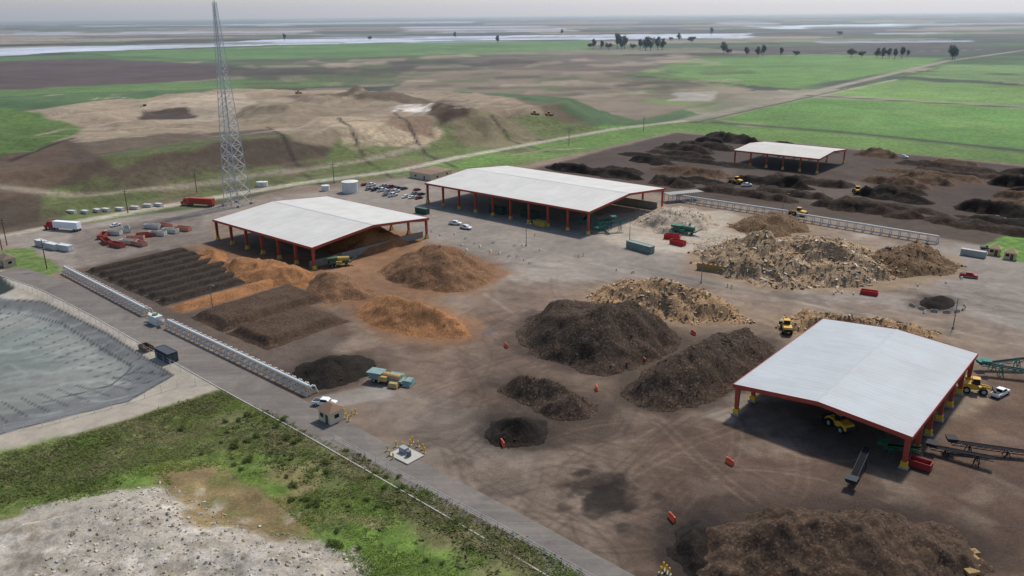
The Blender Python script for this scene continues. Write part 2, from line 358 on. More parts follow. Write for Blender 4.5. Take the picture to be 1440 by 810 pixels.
# left basin
paint([(-150,360),(20,382),(60,400),(260,508),(320,545),(180,590),(0,640),(-150,690)],(142,134,121),k=(.3,0,0),soft=1,warp=1)
paint([(-150,398),(15,421),(60,424),(150,469),(243,528),(180,564),(60,594),(-150,650)],(96,97,96),soft=.6,warp=0,k=no)
paint([(-150,434),(20,436),(80,450),(192,518),(160,544),(60,570),(-150,622)],(116,119,113),z=-1.5,soft=1.,warp=1.5,k=(.4,0,0))
paint([(-150,470),(40,470),(110,500),(80,530),(-150,570)],(102,110,105),z=-1.5,soft=6,warp=9,a=.7)
for i in range(50):
    v0=rng.uniform(446,585); u0=rng.uniform(-40,130); L=rng.uniform(30,90)
    stroke([(u0,v0),(u0+L*.5,v0+rng.uniform(-8,2)),(u0+L,v0-rng.uniform(-6,14))],rng.uniform(.3,1.8),(144,147,140) if i%3 else (88,93,90),z=-1.5,a=.35,soft=.8,warp=.8)
for i in range(16):
    f=i/15; stroke([(20+f*220,423+f*104),(-40+f*215,452+f*92)],.4,(50,53,55),z=-.6,soft=.2,a=.85)
for i in range(10):
    f=i/9; stroke([(240-f*260,530+f*66),(185-f*235,520+f*52)],.4,(50,53,55),z=-.6,soft=.2,a=.85)
stroke([(-60,442),(28,441),(85,456),(186,518),(156,542),(60,566)],.5,(56,60,62),z=-1.5,soft=.3)
stroke([(15,421),(60,424),(150,469),(243,528),(180,564),(60,594),(-150,650)],.8,(60,62,63),soft=.3)
paint([(-60,375),(0,387),(22,405),(0,416),(-60,426)],(50,58,54),soft=.6,warp=0,k=no)
stroke([(-60,398),(20,420)],1.5,(150,150,146),soft=.5)
# foreground vegetation
paint([(-200,680),(0,636),(150,598),(312,546),(400,583),(480,628),(620,700),(760,768),(850,830),(1000,930),(700,1100),(-300,1100)],(92,97,58),k=g,soft=.8,warp=1)
paint([(0,700),(150,650),(330,640),(470,700),(600,760),(700,850),(500,850),(330,740),(150,680)],(92,118,50),k=g,soft=3,warp=6,a=.85)
paint([(-50,650),(60,625),(200,610),(330,600),(420,640),(380,680),(200,640),(60,700),(-50,720)],(88,110,50),k=g,soft=3,warp=6,a=.6)
paint([(0,650),(200,600),(310,560),(420,620),(300,640),(100,680),(0,700)],(96,90,67),k=g,soft=3,warp=7,a=.45)
paint([(520,660),(640,715),(820,810),(760,830),(600,750),(500,690)],(94,90,62),k=g,soft=2,warp=4,a=.7)
for i in range(110):
    p=G(rng.uniform(-40,800),rng.uniform(560,810))
    if inside(p,veg)<5: continue
    blot(p,rng.uniform(1,3.5),[(112,102,74),(100,128,50),(76,84,52)][i%3],.5,soft=1.5,warp=2.5,ns=4)
paint([(-200,750),(0,738),(130,698),(225,680),(330,735),(440,765),(500,790),(560,870),(300,1000),(-300,1000)],(146,139,127),k=rb,soft=1,warp=4)
for i in range(170):
    p=G(rng.uniform(-50,520),rng.uniform(690,830)); r=rng.uniform(.3,2.2)
    if inside(p,gravel)<1: continue
    blot(p,r,[(106,98,85),(180,173,162),(122,112,95),(166,159,149)][i%4],.55,soft=.5,warp=2,k=rb)
paint([(225,660),(300,650),(390,700),(450,740),(440,760),(300,745),(240,700)],(116,100,70),k=rb,soft=2,warp=5)
for i in range(60): blot(G(rng.uniform(235,440),rng.uniform(665,755)),rng.uniform(.5,2),[(84,94,50),(136,118,84),(94,80,56),(156,146,128)][i%4],.5,soft=.8,warp=2)
paint([(380,660),(440,640),(450,690),(400,700)],(120,110,74),k=g,soft=2,warp=4,a=.8)
paint([(460,700),(560,735),(520,742),(460,715)],(126,112,85),k=g,soft=1,warp=3,a=.8)
# ------------------------------------------------------------ roads with kerbs
def ribbon(name,px,w,mat,z,kerb=None):
    p=GP(px); q=[p[0]]
    for i in range(len(p)-1):
        for k in range(1,9): q.append(p[i]+(p[i+1]-p[i])*k/8)
    q=np.array(q)
    for _ in range(6): q[1:-1]=(q[:-2]+q[1:-1]*2+q[2:])/4
    T=np.gradient(q,axis=0); T/=np.linalg.norm(T,axis=1)[:,None]; Nn=np.stack([-T[:,1],T[:,0]],1)
    a=q+Nn*(-w/2); b_=q+Nn*w/2; n=len(q)
    V=np.concatenate([np.c_[a,np.full(n,z)],np.c_[b_,np.full(n,z)]]); F=np.array([(i,i+1,n+i+1,n+i) for i in range(n-1)])
    obj(name,npmesh(name,V,F[:,::-1],mat),kind='structure')
    for sd in (kerb or ()):
        mb=MB(); 
        for i in range(len(q)-1):
            a=q[i]+Nn[i]*sd*(w/2+.12); b_=q[i+1]+Nn[i+1]*sd*(w/2+.12)
            mb.bar((a[0],a[1],.075),(b_[0],b_[1],.075),.25,.15)
        obj('kerb',mb.mesh('kerb',M('kerb_concrete',(156,152,144),.85,.15,.5)),kind='structure')
def asphalt(name,c1,c2,ang):
    m,t,b=nt(name); co=node(t,'ShaderNodeTexCoord').outputs['Object']
    n=noise(t,co,.08,6,.7,dist=1.); k=noise(t,co,1.3,5,.7); st=noise(t,co,.6,5,.7,(.04,1,1),-ang,1.)
    c=cmix(t,mrange(t,n,.35,.65,0,1),lin(c1),lin(c2)); c=cmix(t,1.,c,mrange(t,st,.3,.7,.82,1.12),'MULTIPLY'); c=cmix(t,1.,c,mrange(t,k,.3,.7,.9,1.1),'MULTIPLY')
    t.links.new(c,b.inputs['Base Color']); b.inputs['Roughness'].default_value=.85; b.inputs['Specular IOR Level'].default_value=.2; return m
ribbon('perimeter_road',[(10,380),(75,400),(150,437),(240,486),(340,540),(440,592),(560,658),(700,735),(860,826),(1000,905)],9.5,asphalt('weathered_asphalt',(98,92,87),(118,111,103),A1),.012,kerb=(-1,))
# ------------------------------------------------------------ heaps
def heap_mesh(pw,hmax,slope,mat,name,res=.6,rough=1.,seed=0.,warp=1.5,low=.5,z0=-.35,flat=False):
    c=pw.mean(0); q=pw-c
    if not flat:
        for _ in range(2):
            q=np.concatenate([[q[i]*.75+q[(i+1)%len(q)]*.25,q[i]*.25+q[(i+1)%len(q)]*.75] for i in range(len(q))])
    lo=q.min(0)-3; hi=q.max(0)+3
    xs=np.arange(lo[0],hi[0],res); ys=np.arange(lo[1],hi[1],res); XX,YY=np.meshgrid(xs,ys,indexing='ij')
    wx=(fbm(XX/6,YY/6,4,seed+3)-.5)*2*warp*1.6; wy=(fbm(XX/6,YY/6,4,seed+13)-.5)*2*warp*1.6
    d=sdf(XX+wx,YY+wy,q); dd=np.clip(d,0,None)
    if flat: hm=np.full(XX.shape,hmax)
    else: hm=hmax*(1-low+low*2.0*sst(.25,.75,fbm(XX/13,YY/13,2,seed+7)))
    toe=.25*dd; lin_=np.maximum(slope*(dd-1.2),0)+np.minimum(toe,.35)   # loose toe, then angle of repose
    kk=hmax*.16; mn=np.clip(.5+.5*(hm-lin_)/kk,0,1); h=hm*(1-mn)+lin_*mn-kk*mn*(1-mn); h=np.maximum(h,0)
    rg=1-np.abs(2*fbm(XX/5,YY/5,3,seed+41)-1)*2
    h+=rough*((fbm(XX/4.,YY/4.,4,seed+21)-.5)*1.3+(rg-.5)*.45+(rng.random(XX.shape)-.5)*.12)*sst(.3,3.5,dd)
    h=np.where(d>0,np.maximum(h,0.02),z0)
    ni,nj=XX.shape; ii,jj=np.meshgrid(np.arange(ni-1),np.arange(nj-1),indexing='ij'); a=(ii*nj+jj).ravel(); F=np.stack([a,a+nj,a+nj+1,a+1],1)
    F=F[(d.ravel()[F]>0).any(1)]
    used=np.unique(F); mp=np.zeros(ni*nj,int); mp[used]=np.arange(len(used)); V=np.stack([XX.ravel(),YY.ravel(),h.ravel()],1)[used]
    return npmesh(name,V,mp[F],mat,True),c,V
def scraps(V,n,mats,smin,smax,flat=.3):
    mb=MB(); VV=V[V[:,2]>.05]
    for i in range(n):
        p=VV[rng.integers(len(VV))]; L=smin+(smax-smin)*rng.random()**2.
        e=Euler((rng.uniform(-.7,.7),rng.uniform(-.7,.7),rng.uniform(0,6.3))).to_matrix()
        mb.box((p[0]+rng.uniform(-.4,.4),p[1]+rng.uniform(-.4,.4),p[2]+L*.03),(L,L*rng.uniform(.15,.6),L*flat*rng.uniform(.15,.8)),e,mi=int(rng.integers(len(mats))))
    return mb.mesh('scraps',*mats)
def heap(name,label,cat,px,hmax,slope,mat,seed=0,z=0.,rough=1.,warp=1.5,res=.6,chunk=None,low=.35,group=None,pw=None,stain=None,flat=False):
    pw=GP(px,z) if pw is None else pw
    m,c,V=heap_mesh(pw,hmax,slope,mat,name,res,rough,seed,warp,low,flat=flat)
    if stain is not None:
        gr=(2.,4.5) if not flat else (.6,1.5)
        paint(None,stain,pw=pw,soft=gr[0],warp=gr[0]*1.7,grow=gr[0],a=.75,k=rb,ns=5); paint(None,stain,pw=pw,soft=gr[1],warp=gr[1]*1.7,grow=gr[1],a=.35,k=rb,ns=7)
    parts=[('heap_body',m)]
    if chunk: 
        parts.append((chunk[0],scraps(V,*chunk[1:]))); return thing(name,label,cat,parts,(c[0],c[1],z),group=group)
    return obj(name,m,(c[0],c[1],z),label=label,cat=cat,group=group)
PD=PM('dark_compost',(38,33,29),(56,47,41),(90,77,65),.15,1.4,.35,(108,94,80),.04)
PB=PM('black_compost',(26,24,22),(34,31,28),(52,46,41),.2,1.6,.3)
PO=PM('orange_wood_chips',(102,72,47),(132,94,63),(158,121,88),.12,1.6,.3,(88,64,48),.08)
POB=PM('brown_wood_chips',(78,58,43),(106,80,60),(138,112,87),.15,1.6,.3,(70,54,42),.12)
PT=PM('tan_waste_wood',(106,84,62),(138,113,86),(170,145,112),.2,2.0,.5,(184,161,130),.15)
PG=PM('mixed_debris',(102,86,69),(134,115,93),(164,146,120),.15,2.,.5,(182,168,143),.12)
PBR=PM('brush_waste',(68,55,42),(92,75,57),(120,102,80),.15,2.,.5,(136,116,90),.12)
PW=PM('pale_rubble',(118,108,95),(148,138,123),(176,166,151),.2,1.8,.4,(188,180,167),.1)
PE=PM('brown_overs',(46,38,32),(64,53,44),(96,81,68),.12,1.5,.4,(108,92,78),.04)
clod=[M('clod_dark',(56,48,42),.95,.2,2),M('clod_brown',(78,66,56),.95,.2,2),M('clod_black',(38,34,31),.95,.2,2)]
wood=[M('scrap_tan',(176,150,114),.9,.2,2),M('scrap_brown',(130,102,75),.9,.2,2),M('scrap_sand',(156,134,105),.9,.2,2),M('scrap_pale',(192,174,145),.9,.1,2),M('scrap_umber',(104,84,66),.9,.2,2),M('scrap_ochre',(158,128,92),.9,.2,2)]
orange=[M('chip_orange',(150,107,73),.95,.2,2),M('chip_brown',(106,78,57),.95,.2,2)]
mix=wood+[wood[0],wood[2],M('scrap_white',(196,190,178),.8,.1,2),M('scrap_grey',(138,131,120),.9,.2,2)]
sD=(64,54,46); sO=(114,86,64); sT=(120,102,82)
heap('compost_heap','large dark compost heap with a rough ridge in the yard','compost heap',[(722,472),(735,495),(790,515),(850,530),(905,518),(968,484),(955,466),(900,452),(820,440),(745,440)],11.5,.85,PD,1,chunk=('compost_clods',350,clod,.2,.8,.5),stain=sD)
heap('compost_heap','long twin-peaked dark compost heap on brown dirt','compost heap',[(868,548),(880,566),(930,580),(985,572),(1040,550),(1096,502),(1088,482),(1040,470),(980,486),(930,508),(890,528)],10.5,.85,PD,22,chunk=('compost_clods',350,clod,.2,.8,.5),low=.5,stain=sD)
heap('compost_heap','medium dark brown compost heap on the dirt yard','compost heap',[(700,543),(715,560),(760,582),(810,594),(854,577),(835,560),(790,543),(735,530)],7.4,.8,PD,33,chunk=('compost_clods',150,clod,.2,.6,.5),stain=sD,res=.5)
heap('compost_heap','small black compost cone beside an orange barrier','compost heap',[(673,604),(690,622),(735,632),(770,624),(780,608),(752,590),(700,588)],6.4,.85,PB,44,res=.4,chunk=('compost_clods',80,clod,.2,.5,.5),stain=(50,43,37))
heap('wood_chip_heap','broad orange brown wood chip heap with dark streaks','wood chip heap',[(525,382),(545,400),(600,413),(660,410),(704,388),(690,370),(640,360),(560,362)],8,.6,POB,57,chunk=('wood_chips',200,orange,.2,.7,.4),stain=sO,low=.25,warp=2.2)
heap('wood_chip_heap','long orange wood chip heap on stained ground','wood chip heap',[(496,436),(530,462),(600,479),(666,474),(662,454),(600,434),(530,416)],8,.68,PO,69,chunk=('wood_chips',200,orange,.2,.6,.4),stain=sO,low=.3)
heap('wood_chip_heap','orange wood chip heap spilling from the open shed','wood chip heap',[(462,360),(545,358),(585,338),(530,322),(465,334)],6,.6,PO,77,stain=sO)
heap('wood_chip_heap','low orange wood chip mound beside the shed posts','wood chip heap',[(262,368),(318,378),(332,358),(285,348)],4,.5,PO,88,stain=sO)
heap('wood_chip_heap','low spread orange wood chip mound near windrows','wood chip heap',[(300,386),(370,404),(440,404),(450,382),(380,368),(318,366)],4.6,.5,PO,99,stain=sO,warp=3)
heap('wood_chip_heap','low orange brown chip mound in front of the shed','wood chip heap',[(412,410),(470,428),(528,420),(512,392),(445,386)],4.6,.5,POB,101,stain=sO,warp=3)
heap('compost_heap','dark flat compost heap beside the screening machine','compost heap',[(402,524),(440,552),(500,540),(538,517),(520,496),(450,500)],3.8,.42,PB,111,chunk=('compost_clods',80,clod,.2,.6,.5),stain=sD)
heap('waste_wood_heap','tan heap of broken waste wood and boards','wood heap',[(826,422),(870,442),(950,455),(1040,455),(1052,440),(980,412),(900,400),(845,404)],6.4,.62,PT,121,chunk=('wood_scraps',1800,wood,.3,1.5,.2),stain=sT,warp=3)
heap('debris_heap','large tangled heap of mixed wood and demolition debris','debris heap',[(972,366),(1000,384),(1080,404),(1180,408),(1262,402),(1255,382),(1200,360),(1100,348),(1005,344)],10.,.55,PG,131,chunk=('debris_scraps',2900,mix,.4,2.1,.2),low=.6,stain=sT,warp=4)
heap('debris_heap','brown heap of brush and mixed green waste','debris heap',[(1208,362),(1240,386),(1290,393),(1352,382),(1334,360),(1270,346)],7.5,.55,PBR,141,chunk=('debris_scraps',900,[wood[1],wood[4],wood[2]],.3,1.5,.2),stain=sT,warp=3)
heap('debris_heap','low brown heap of ground wood waste','debris heap',[(1014,320),(1070,336),(1142,330),(1130,310),(1060,303)],6,.45,PBR,151,chunk=('debris_scraps',400,[wood[1],wood[4],wood[2]],.3,1.2,.2),stain=sT,warp=3)
heap('debris_heap','low spread of mixed debris joining the larger heaps','debris heap',[(1080,350),(1150,356),(1240,360),(1220,344),(1140,336),(1085,340)],4,.35,PG,155,chunk=('debris_scraps',500,mix,.3,1.6,.2),stain=sT,warp=4)
heap('rubble_heap','pale grey heap of crushed rubble beside conveyors','rubble heap',[(888,316),(930,330),(990,328),(1024,314),(970,296),(905,298)],6.6,.5,PW,161,chunk=('rubble_scraps',500,[wood[3],mix[8],mix[9]],.3,1.2,.4),stain=(150,140,126),warp=3)
heap('rubble_heap','low spread of pale rubble near the red skips','rubble heap',[(965,348),(1000,356),(1050,348),(1040,332),(990,332)],1.6,.2,PW,165,chunk=('rubble_scraps',250,[wood[3],mix[8],wood[0]],.3,1.2,.4),stain=(146,136,121),warp=4)
heap('waste_wood_heap','long low tan heap of waste wood behind the metal shed','wood heap',[(1088,458),(1130,472),(1220,480),(1312,482),(1322,470),(1240,454),(1150,446),(1100,443)],5,.65,PT,171,chunk=('wood_scraps',1200,wood,.3,1.5,.2),stain=sT,warp=2.5)
heap('compost_heap','huge brown heap of coarse compost overs on dark soil','compost heap',[(975,756),(990,800),(1040,845),(1200,875),(1350,835),(1374,775),(1330,734),(1200,716),(1080,718),(1000,732)],7.8,.55,PE,181,chunk=('compost_clods',400,[clod[0],clod[1]],.15,.5,.4),low=.3,res=.45,warp=3,stain=(56,46,40),rough=1.6)
heap('compost_heap','black compost mound merging into the coarse brown heap','compost heap',[(940,762),(950,795),(975,815),(1010,800),(1015,760),(1000,732),(962,732)],5,.7,PB,193,low=.3,res=.45,warp=2.,stain=(44,37,33),rough=1.2)
heap('compost_heap','small black heap inside a ring of concrete blocks','compost heap',[(1284,424),(1300,434),(1335,436),(1348,428),(1330,418),(1298,417)],3.2,.6,PB,201,stain=sD)
# aerated beds: crisp flat rectangles
F0=G(92,384)
def seg(s0,s1,o0,o1,j=.3):
    n=4; return np.array([F0+D1*(s0+rng.uniform(-j,j))+D2*(o0+(o1-o0)*i/n) for i in range(n+1)]+[F0+D1*(s1+rng.uniform(-j,j))+D2*(o1-(o1-o0)*i/n) for i in range(n+1)])
PWR=PM('windrow_cover',(36,33,31),(48,43,39),(74,66,58),.2,1.4,.25)
PWR2=PM('windrow_brown',(48,40,34),(68,56,46),(96,80,65),.12,1.4,.3)
for i in range(8):
    heap('windrow','dark flat-topped compost windrow on an aerated bed','windrow',None,1.5,1.1,PWR,300+i*9,pw=seg(3+i*7.2,9.9+i*7.2,5,43-max(0,i-4)*2.5,.1),rough=.22,warp=.25,group='windrows on the aerated beds',flat=True,stain=(74,65,58),res=.5)
heap('wood_chip_heap','orange wood chip strip between two dark compost beds','wood chip heap',None,1.4,.6,PO,351,pw=seg(62,71,6,52,.6),rough=.5,warp=1.,flat=True,stain=(118,88,64))
for i in range(2):
    heap('windrow','brown flat-topped compost block on an aerated bed','windrow',None,2.2,1.,PWR2,400+i*9,pw=seg(75+i*21,95+i*21,5,42-i*8,.3),rough=.5,warp=.5,group='brown blocks on the aerated beds',flat=True,stain=(84,72,62),res=.5)
# far compost yard: rows with lanes between them
reg=GP([(742,243),(955,190),(1440,238),(1620,258),(1560,360),(1330,328),(1120,296),(950,270)])
avoid=GP([(1020,246),(1035,222),(1200,222),(1200,244)])
open1=GP([(975,258),(990,240),(1035,236),(1025,260)]); open2=GP([(1115,286),(1130,258),(1215,260),(1200,290)])
PF=PM('far_compost',(34,30,27),(47,40,35),(70,59,50),.08,.6,.5); PF2=PM('far_compost_brown',(60,48,39),(80,65,53),(104,88,72),.08,.6,.5); PF3=PM('far_compost_black',(27,25,23),(36,32,29),(54,47,41),.08,.6,.5)
wm=[]
for i in range(14):
    L=rng.uniform(26,58); w=rng.uniform(11,15); pw=np.array([(-L/2,-w/2),(0,-w/2-rng.uniform(-1,2)),(L/2,-w/2+1),(L/2+2,w/2-1),(0,w/2+1),(-L/2,w/2)])
    m,c,V=heap_mesh(pw,rng.uniform(4,6.),.8,[PF,PF2,PF3,PF,PF3,PF2,PF][i%7],'windrow',1.1,1.3,500+i*7,2.5,.5); wm.append(m)
nw=0; o=G(1100,260)
for i in range(-34,36):
    for j in range(-9,11):
        p=o+D2*(i*16+(i//2)*3+rng.uniform(-1.5,1.5))+D1*(j*50+rng.uniform(-6,6)+(i%2)*8)
        if inside(p,reg)<3 or inside(p,avoid)>-8: continue
        if (inside(p,open1)>0 or inside(p,open2)>0) and rng.random()<.7: continue
        if rng.random()<.07: continue
        obj('windrow',wm[rng.integers(14)],(p[0],p[1],0),A1+rng.choice([0,math.pi])+rng.uniform(-.1,.1),label='dark compost windrow in the open composting yard',cat='windrow',group='windrows in the composting yard',scale=(rng.uniform(.8,1.15),1,rng.uniform(.5,1.15))); nw+=1
# ------------------------------------------------------------ ground mesh (after all stains are known)
C*=1.14
ni,nj=RR.shape; ii,jj=np.meshgrid(np.arange(ni-1),np.arange(nj-1),indexing='ij'); a0=(ii*nj+jj).ravel()
F=np.stack([a0,a0+nj,a0+nj+1,a0+1],1)
gm,t,b=nt('ground_earth')
at1=node(t,'ShaderNodeAttribute',attribute_name='tone').outputs['Color']
sk=node(t,'ShaderNodeSeparateColor'); t.links.new(node(t,'ShaderNodeAttribute',attribute_name='kinds').outputs['Color'],sk.inputs[0])
co=node(t,'ShaderNodeTexCoord').outputs['Object']
n1=noise(t,co,.03,7,.65,dist=.6); n2=noise(t,co,.3,8,.72,dist=.4); n3=noise(t,co,2.2,6,.75); n4=noise(t,co,.11,6,.7,dist=1.2); n5=noise(t,co,.0035,4,.6)
def gmul(c,fac,a,b,lo=.35,hi=.65,amt=None):
    return cmix(t,1. if amt is None else amt,c,mrange(t,fac,lo,hi,a,b),'MULTIPLY')
c=gmul(at1,n1,.84,1.16); c=gmul(c,n2,.88,1.12); c=gmul(c,n5,.78,1.18)  # broadest noise tints wide patches darker or lighter, standing in for cloud shade
c=gmul(c,n4,.8,1.18,amt=sk.outputs[0]); c=gmul(c,n3,.9,1.1,amt=sk.outputs[0])
c=gmul(c,n2,.7,1.26,amt=sk.outputs[1]); c=gmul(c,n3,.78,1.22,amt=sk.outputs[1])
c=gmul(c,n3,.68,1.32,amt=sk.outputs[2]); c=gmul(c,n4,.85,1.12,amt=sk.outputs[2])
t.links.new(c,b.inputs['Base Color']); b.inputs['Roughness'].default_value=.92; b.inputs['Specular IOR Level'].default_value=.15
bp=node(t,'ShaderNodeBump'); bp.inputs['Distance'].default_value=.22; bp.inputs['Strength'].default_value=.6
t.links.new(mth(t,'ADD',n2,mth(t,'MULTIPLY',n3,.4)),bp.inputs['Height']); t.links.new(bp.outputs[0],b.inputs['Normal'])
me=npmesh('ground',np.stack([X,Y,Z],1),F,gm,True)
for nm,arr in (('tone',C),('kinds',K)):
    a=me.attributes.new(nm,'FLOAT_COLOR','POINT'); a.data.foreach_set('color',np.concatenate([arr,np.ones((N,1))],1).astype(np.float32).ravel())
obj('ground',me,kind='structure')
# rubble lumps on the pale mound
lo=gravel.min(0); hi=gravel.max(0); mb=MB(); n=0
RM=[M('rubble_pale',(176,169,158),.95,.15,1),M('rubble_grey',(138,131,120),.95,.15,1),M('rubble_tan',(150,136,112),.95,.15,1)]
xs=rng.uniform(-75,10,6000); ys=rng.uniform(95,150,6000); ok=sdf(xs,ys,gravel)>-.5; xs,ys=xs[ok][:2600],ys[ok][:2600]; zs=ground_z(xs,ys)
for x,y,z in zip(xs,ys,zs):
    L=.15+.6*rng.random()**3; mb.box((x,y,z),(L,L*rng.uniform(.5,1),L*rng.uniform(.4,.9)),Euler((rng.uniform(-.6,.6),rng.uniform(-.6,.6),rng.uniform(0,6))).to_matrix(),mi=int(rng.integers(3)),top=.7)
obj('rubble',mb.mesh('rubble',*RM),label='loose pale rubble lumps scattered over the spoil mound',cat='rubble',kind='stuff')
# ------------------------------------------------------------ open sheds
RED=M('red_oxide_steel',(156,68,54),.6,.15,.6); YEL=M('yellow_paint',(206,164,44),.6,.12,1); UND=M('roof_underside',(150,142,134),.8,.1,.3); FOOT=M('footing_concrete',(146,140,132),.9,.12,1)
def roofmat(name,rgb,amt=.03):
    m,t,b=nt(name); co=node(t,'ShaderNodeTexCoord').outputs['Object']
    n=noise(t,co,.1,6,.65); st=noise(t,co,.7,5,.6,(.05,1,1)); w=node(t,'ShaderNodeTexWave',bands_direction='Y'); w.inputs['Scale'].default_value=.22; t.links.new(co,w.inputs['Vector'])
    c=cmix(t,mrange(t,n,.35,.65,0,1),lin(rgb)*np.array([.88,.87,.85]),lin(rgb)); c=cmix(t,1.,c,mrange(t,st,.3,.7,.93,1.04),'MULTIPLY')
    c=cmix(t,1.,c,mrange(t,mth(t,'POWER',w.outputs['Fac'],5.),0,1,1,1-amt),'MULTIPLY')
    t.links.new(c,b.inputs['Base Color']); b.inputs['Roughness'].default_value=.55; b.inputs['Specular IOR Level'].default_value=.2; return m
def shed(label,Lp,Np,Rp,ze,rise,ridge,nbay,roofc,post=.95,fas=.85,walls=None,name='open_shed'):
    L_,N_,R_=G(*Lp,ze),G(*Np,ze),G(*Rp,ze)
    l1=float(np.dot(N_-L_,D1)); l2=float(np.dot(R_-N_,D2)); c=N_-D1*l1/2+D2*l2/2
    c=(c+(L_+D1*l1/2+D2*l2/2))/2
    if ridge=='d2': W,L,rz=l1,l2,A1
    else: W,L,rz=l2,l1,A1+math.pi/2
    w=W/2; l=L/2
    def zr(x): return ze+.25+rise*(1-abs(x)/w)
    parts=[]
    mb=MB(); T=.14
    for sg in (-1,1):
        x0,x1=sg*(w),0
        a=[(x0,-l,zr(x0)),(x1,-l,zr(0)),(x1,l,zr(0)),(x0,l,zr(x0))]; 
        if sg>0: a=a[::-1]
        bt=[(x,y,z-T) for x,y,z in a]
        mb.add(a+bt,[(0,1,2,3),(7,6,5,4),(0,4,5,1),(1,5,6,2),(2,6,7,3),(3,7,4,0)])
    cap=MB(); cap.prism([(-.45,zr(0)-.05),(.45,zr(0)-.05),(0,zr(0)+.1)],-l-.02,l+.02)
    parts.append(('roof',mb.mesh('roof',roofc),None,[('ridge_cap',cap.mesh('ridge_cap',M('ridge_metal',(162,164,164),.5,.08,.5)))]))
    fm=MB()
    for sg in (-1,1): fm.box((sg*(w+.06),0,ze+.25-fas/2+.1),(.1,L+.2,fas))
    for sy in (-1,1):
        for sg in (-1,1):
            y=sy*(l+.06)
            fm.prism([(sg*w,zr(w)+.08),(0,zr(0)+.12),(0,zr(0)-fas),(sg*w,zr(w)-fas)],y-.05,y+.05)
    parts.append(('fascia',fm.mesh('fascia',RED)))
    colm=MB(); colm.prism([(-post*.4,0),(post*.4,0),(post*.6,ze),(-post*.6,ze)],-.28,.28); cm=colm.mesh('column',RED)
    gm_=MB(); gm_.box((0,0,.75),(post+.3,.95,1.5)); gm_=gm_.mesh('guard',YEL)
    bm=MB(); bm.box((0,0,.2),(post+.8,1.35,.4)); bm=bm.mesh('footing',FOOT)
    for i in range(nbay+1):
        y=-l+.8+(L-1.6)*i/nbay
        for sg in (-1,1): parts.append(('column',cm,(sg*(w-.8),y,0),[('column_guard',gm_),('footing',bm)]))
        rm=MB()
        for sg in (-1,1):
            rm.prism([(sg*(w-.4),zr(w-.4)-.2),(0,zr(0)-.2),(0,zr(0)-.9),(sg*(w*.55),zr(w*.55)-.85),(sg*(w-.4),zr(w-.4)-1.5)],y-.13,y+.13)
        parts.append(('rafter',rm.mesh('rafter',RED)))
    pm=MB()
    for k in range(-6,7):
        if k==0: continue
        x=k/6.6*w; pm.box((x,0,zr(x)-.28),(.16,L-1,.2))
    parts.append(('purlins',pm.mesh('purlins',UND)))
    if walls:
        wm_=MB()
        for (x0,y0,x1,y1,h) in walls: wm_.box(((x0+x1)/2*w,(y0+y1)/2*l,h/2),(abs(x1-x0)*w+.4,abs(y1-y0)*l+.4,h))
        parts.append(('push_wall',wm_.mesh('push_wall',M('wall_concrete',(134,127,118),.9,.2,.3))))
    thing(name,label,'shed',parts,(c[0],c[1],0),rz,group='open-sided metal sheds')
RW=roofmat('white_metal_roof',(192,190,183)); RG=roofmat('pale_grey_metal_roof',(166,171,173),.08)
shed('open sided shed with pale grey metal roof and red posts',(1031,542),(1283,616),(1378,499),7.2,1.6,'d2',6,RG)
shed('open sided shed with white metal roof over orange chips',(298,310),(440,349),(604,307),8.2,2.6,'d1',6,RW,walls=[(-.97,-.9,.97,-.9,2.6)])
shed('long open shed with white metal roof and many red posts',(598,258),(828,299),(937,266),9.5,2.6,'d1',9,RW,walls=[(.9,-.95,.9,.95,3.5)])
shed('small open shed with pale roof among compost windrows',(1034,211),(1150,225),(1187,211),8.0,1.6,'d1',5,roofmat('off_white_metal_roof',(182,179,170)))
# ------------------------------------------------------------ lattice tower
STL=M('galvanised_steel',(180,182,184),.55,.1,.5)
def tower():
    Ht=90.; W0=9.0; W1=1.2
    def wd(z): return W0+(W1-W0)*min(1,z/Ht)
    def cn(z): w=wd(z)/2; return [(-w,-w,z),(w,-w,z),(w,w,z),(-w,w,z)]
    lv=[0]; 
    while lv[-1]<Ht: lv.append(lv[-1]+max(1.8,wd(lv[-1])*.72))
    legs=MB(); br=MB()
    for a,b_ in zip(lv[:-1],lv[1:]):
        A,B=cn(a),cn(b_); lw=.3 if a<50 else .2
        for i in range(4):
            legs.bar(A[i],B[i],lw); j=(i+1)%4
            br.bar(A[i],B[j],lw*.5); br.bar(A[j],B[i],lw*.5); br.bar(B[i],B[j],lw*.55)
    pad=MB()
    for x,y,z in cn(0): pad.box((x,y,.5),(1.8,1.8,1.0),top=.8)
    lad=MB(); lad.bar((0,-W0/2,0),(0,-W1/2,Ht),.4,.12)
    an=MB(); an.cyl((0,0,lv[-1]-1),(0,0,112),.16,.06,8)
    thing('lattice_tower','tall grey steel lattice radio tower on grass','tower',[('leg_frame',legs.mesh('leg_frame',STL)),('bracing',br.mesh('bracing',STL)),('foundation_block',pad.mesh('pad',FOOT)),('cable_ladder',lad.mesh('ladder',STL)),('antenna',an.mesh('antenna',STL))],at(335,288),A1+.3)
tower()
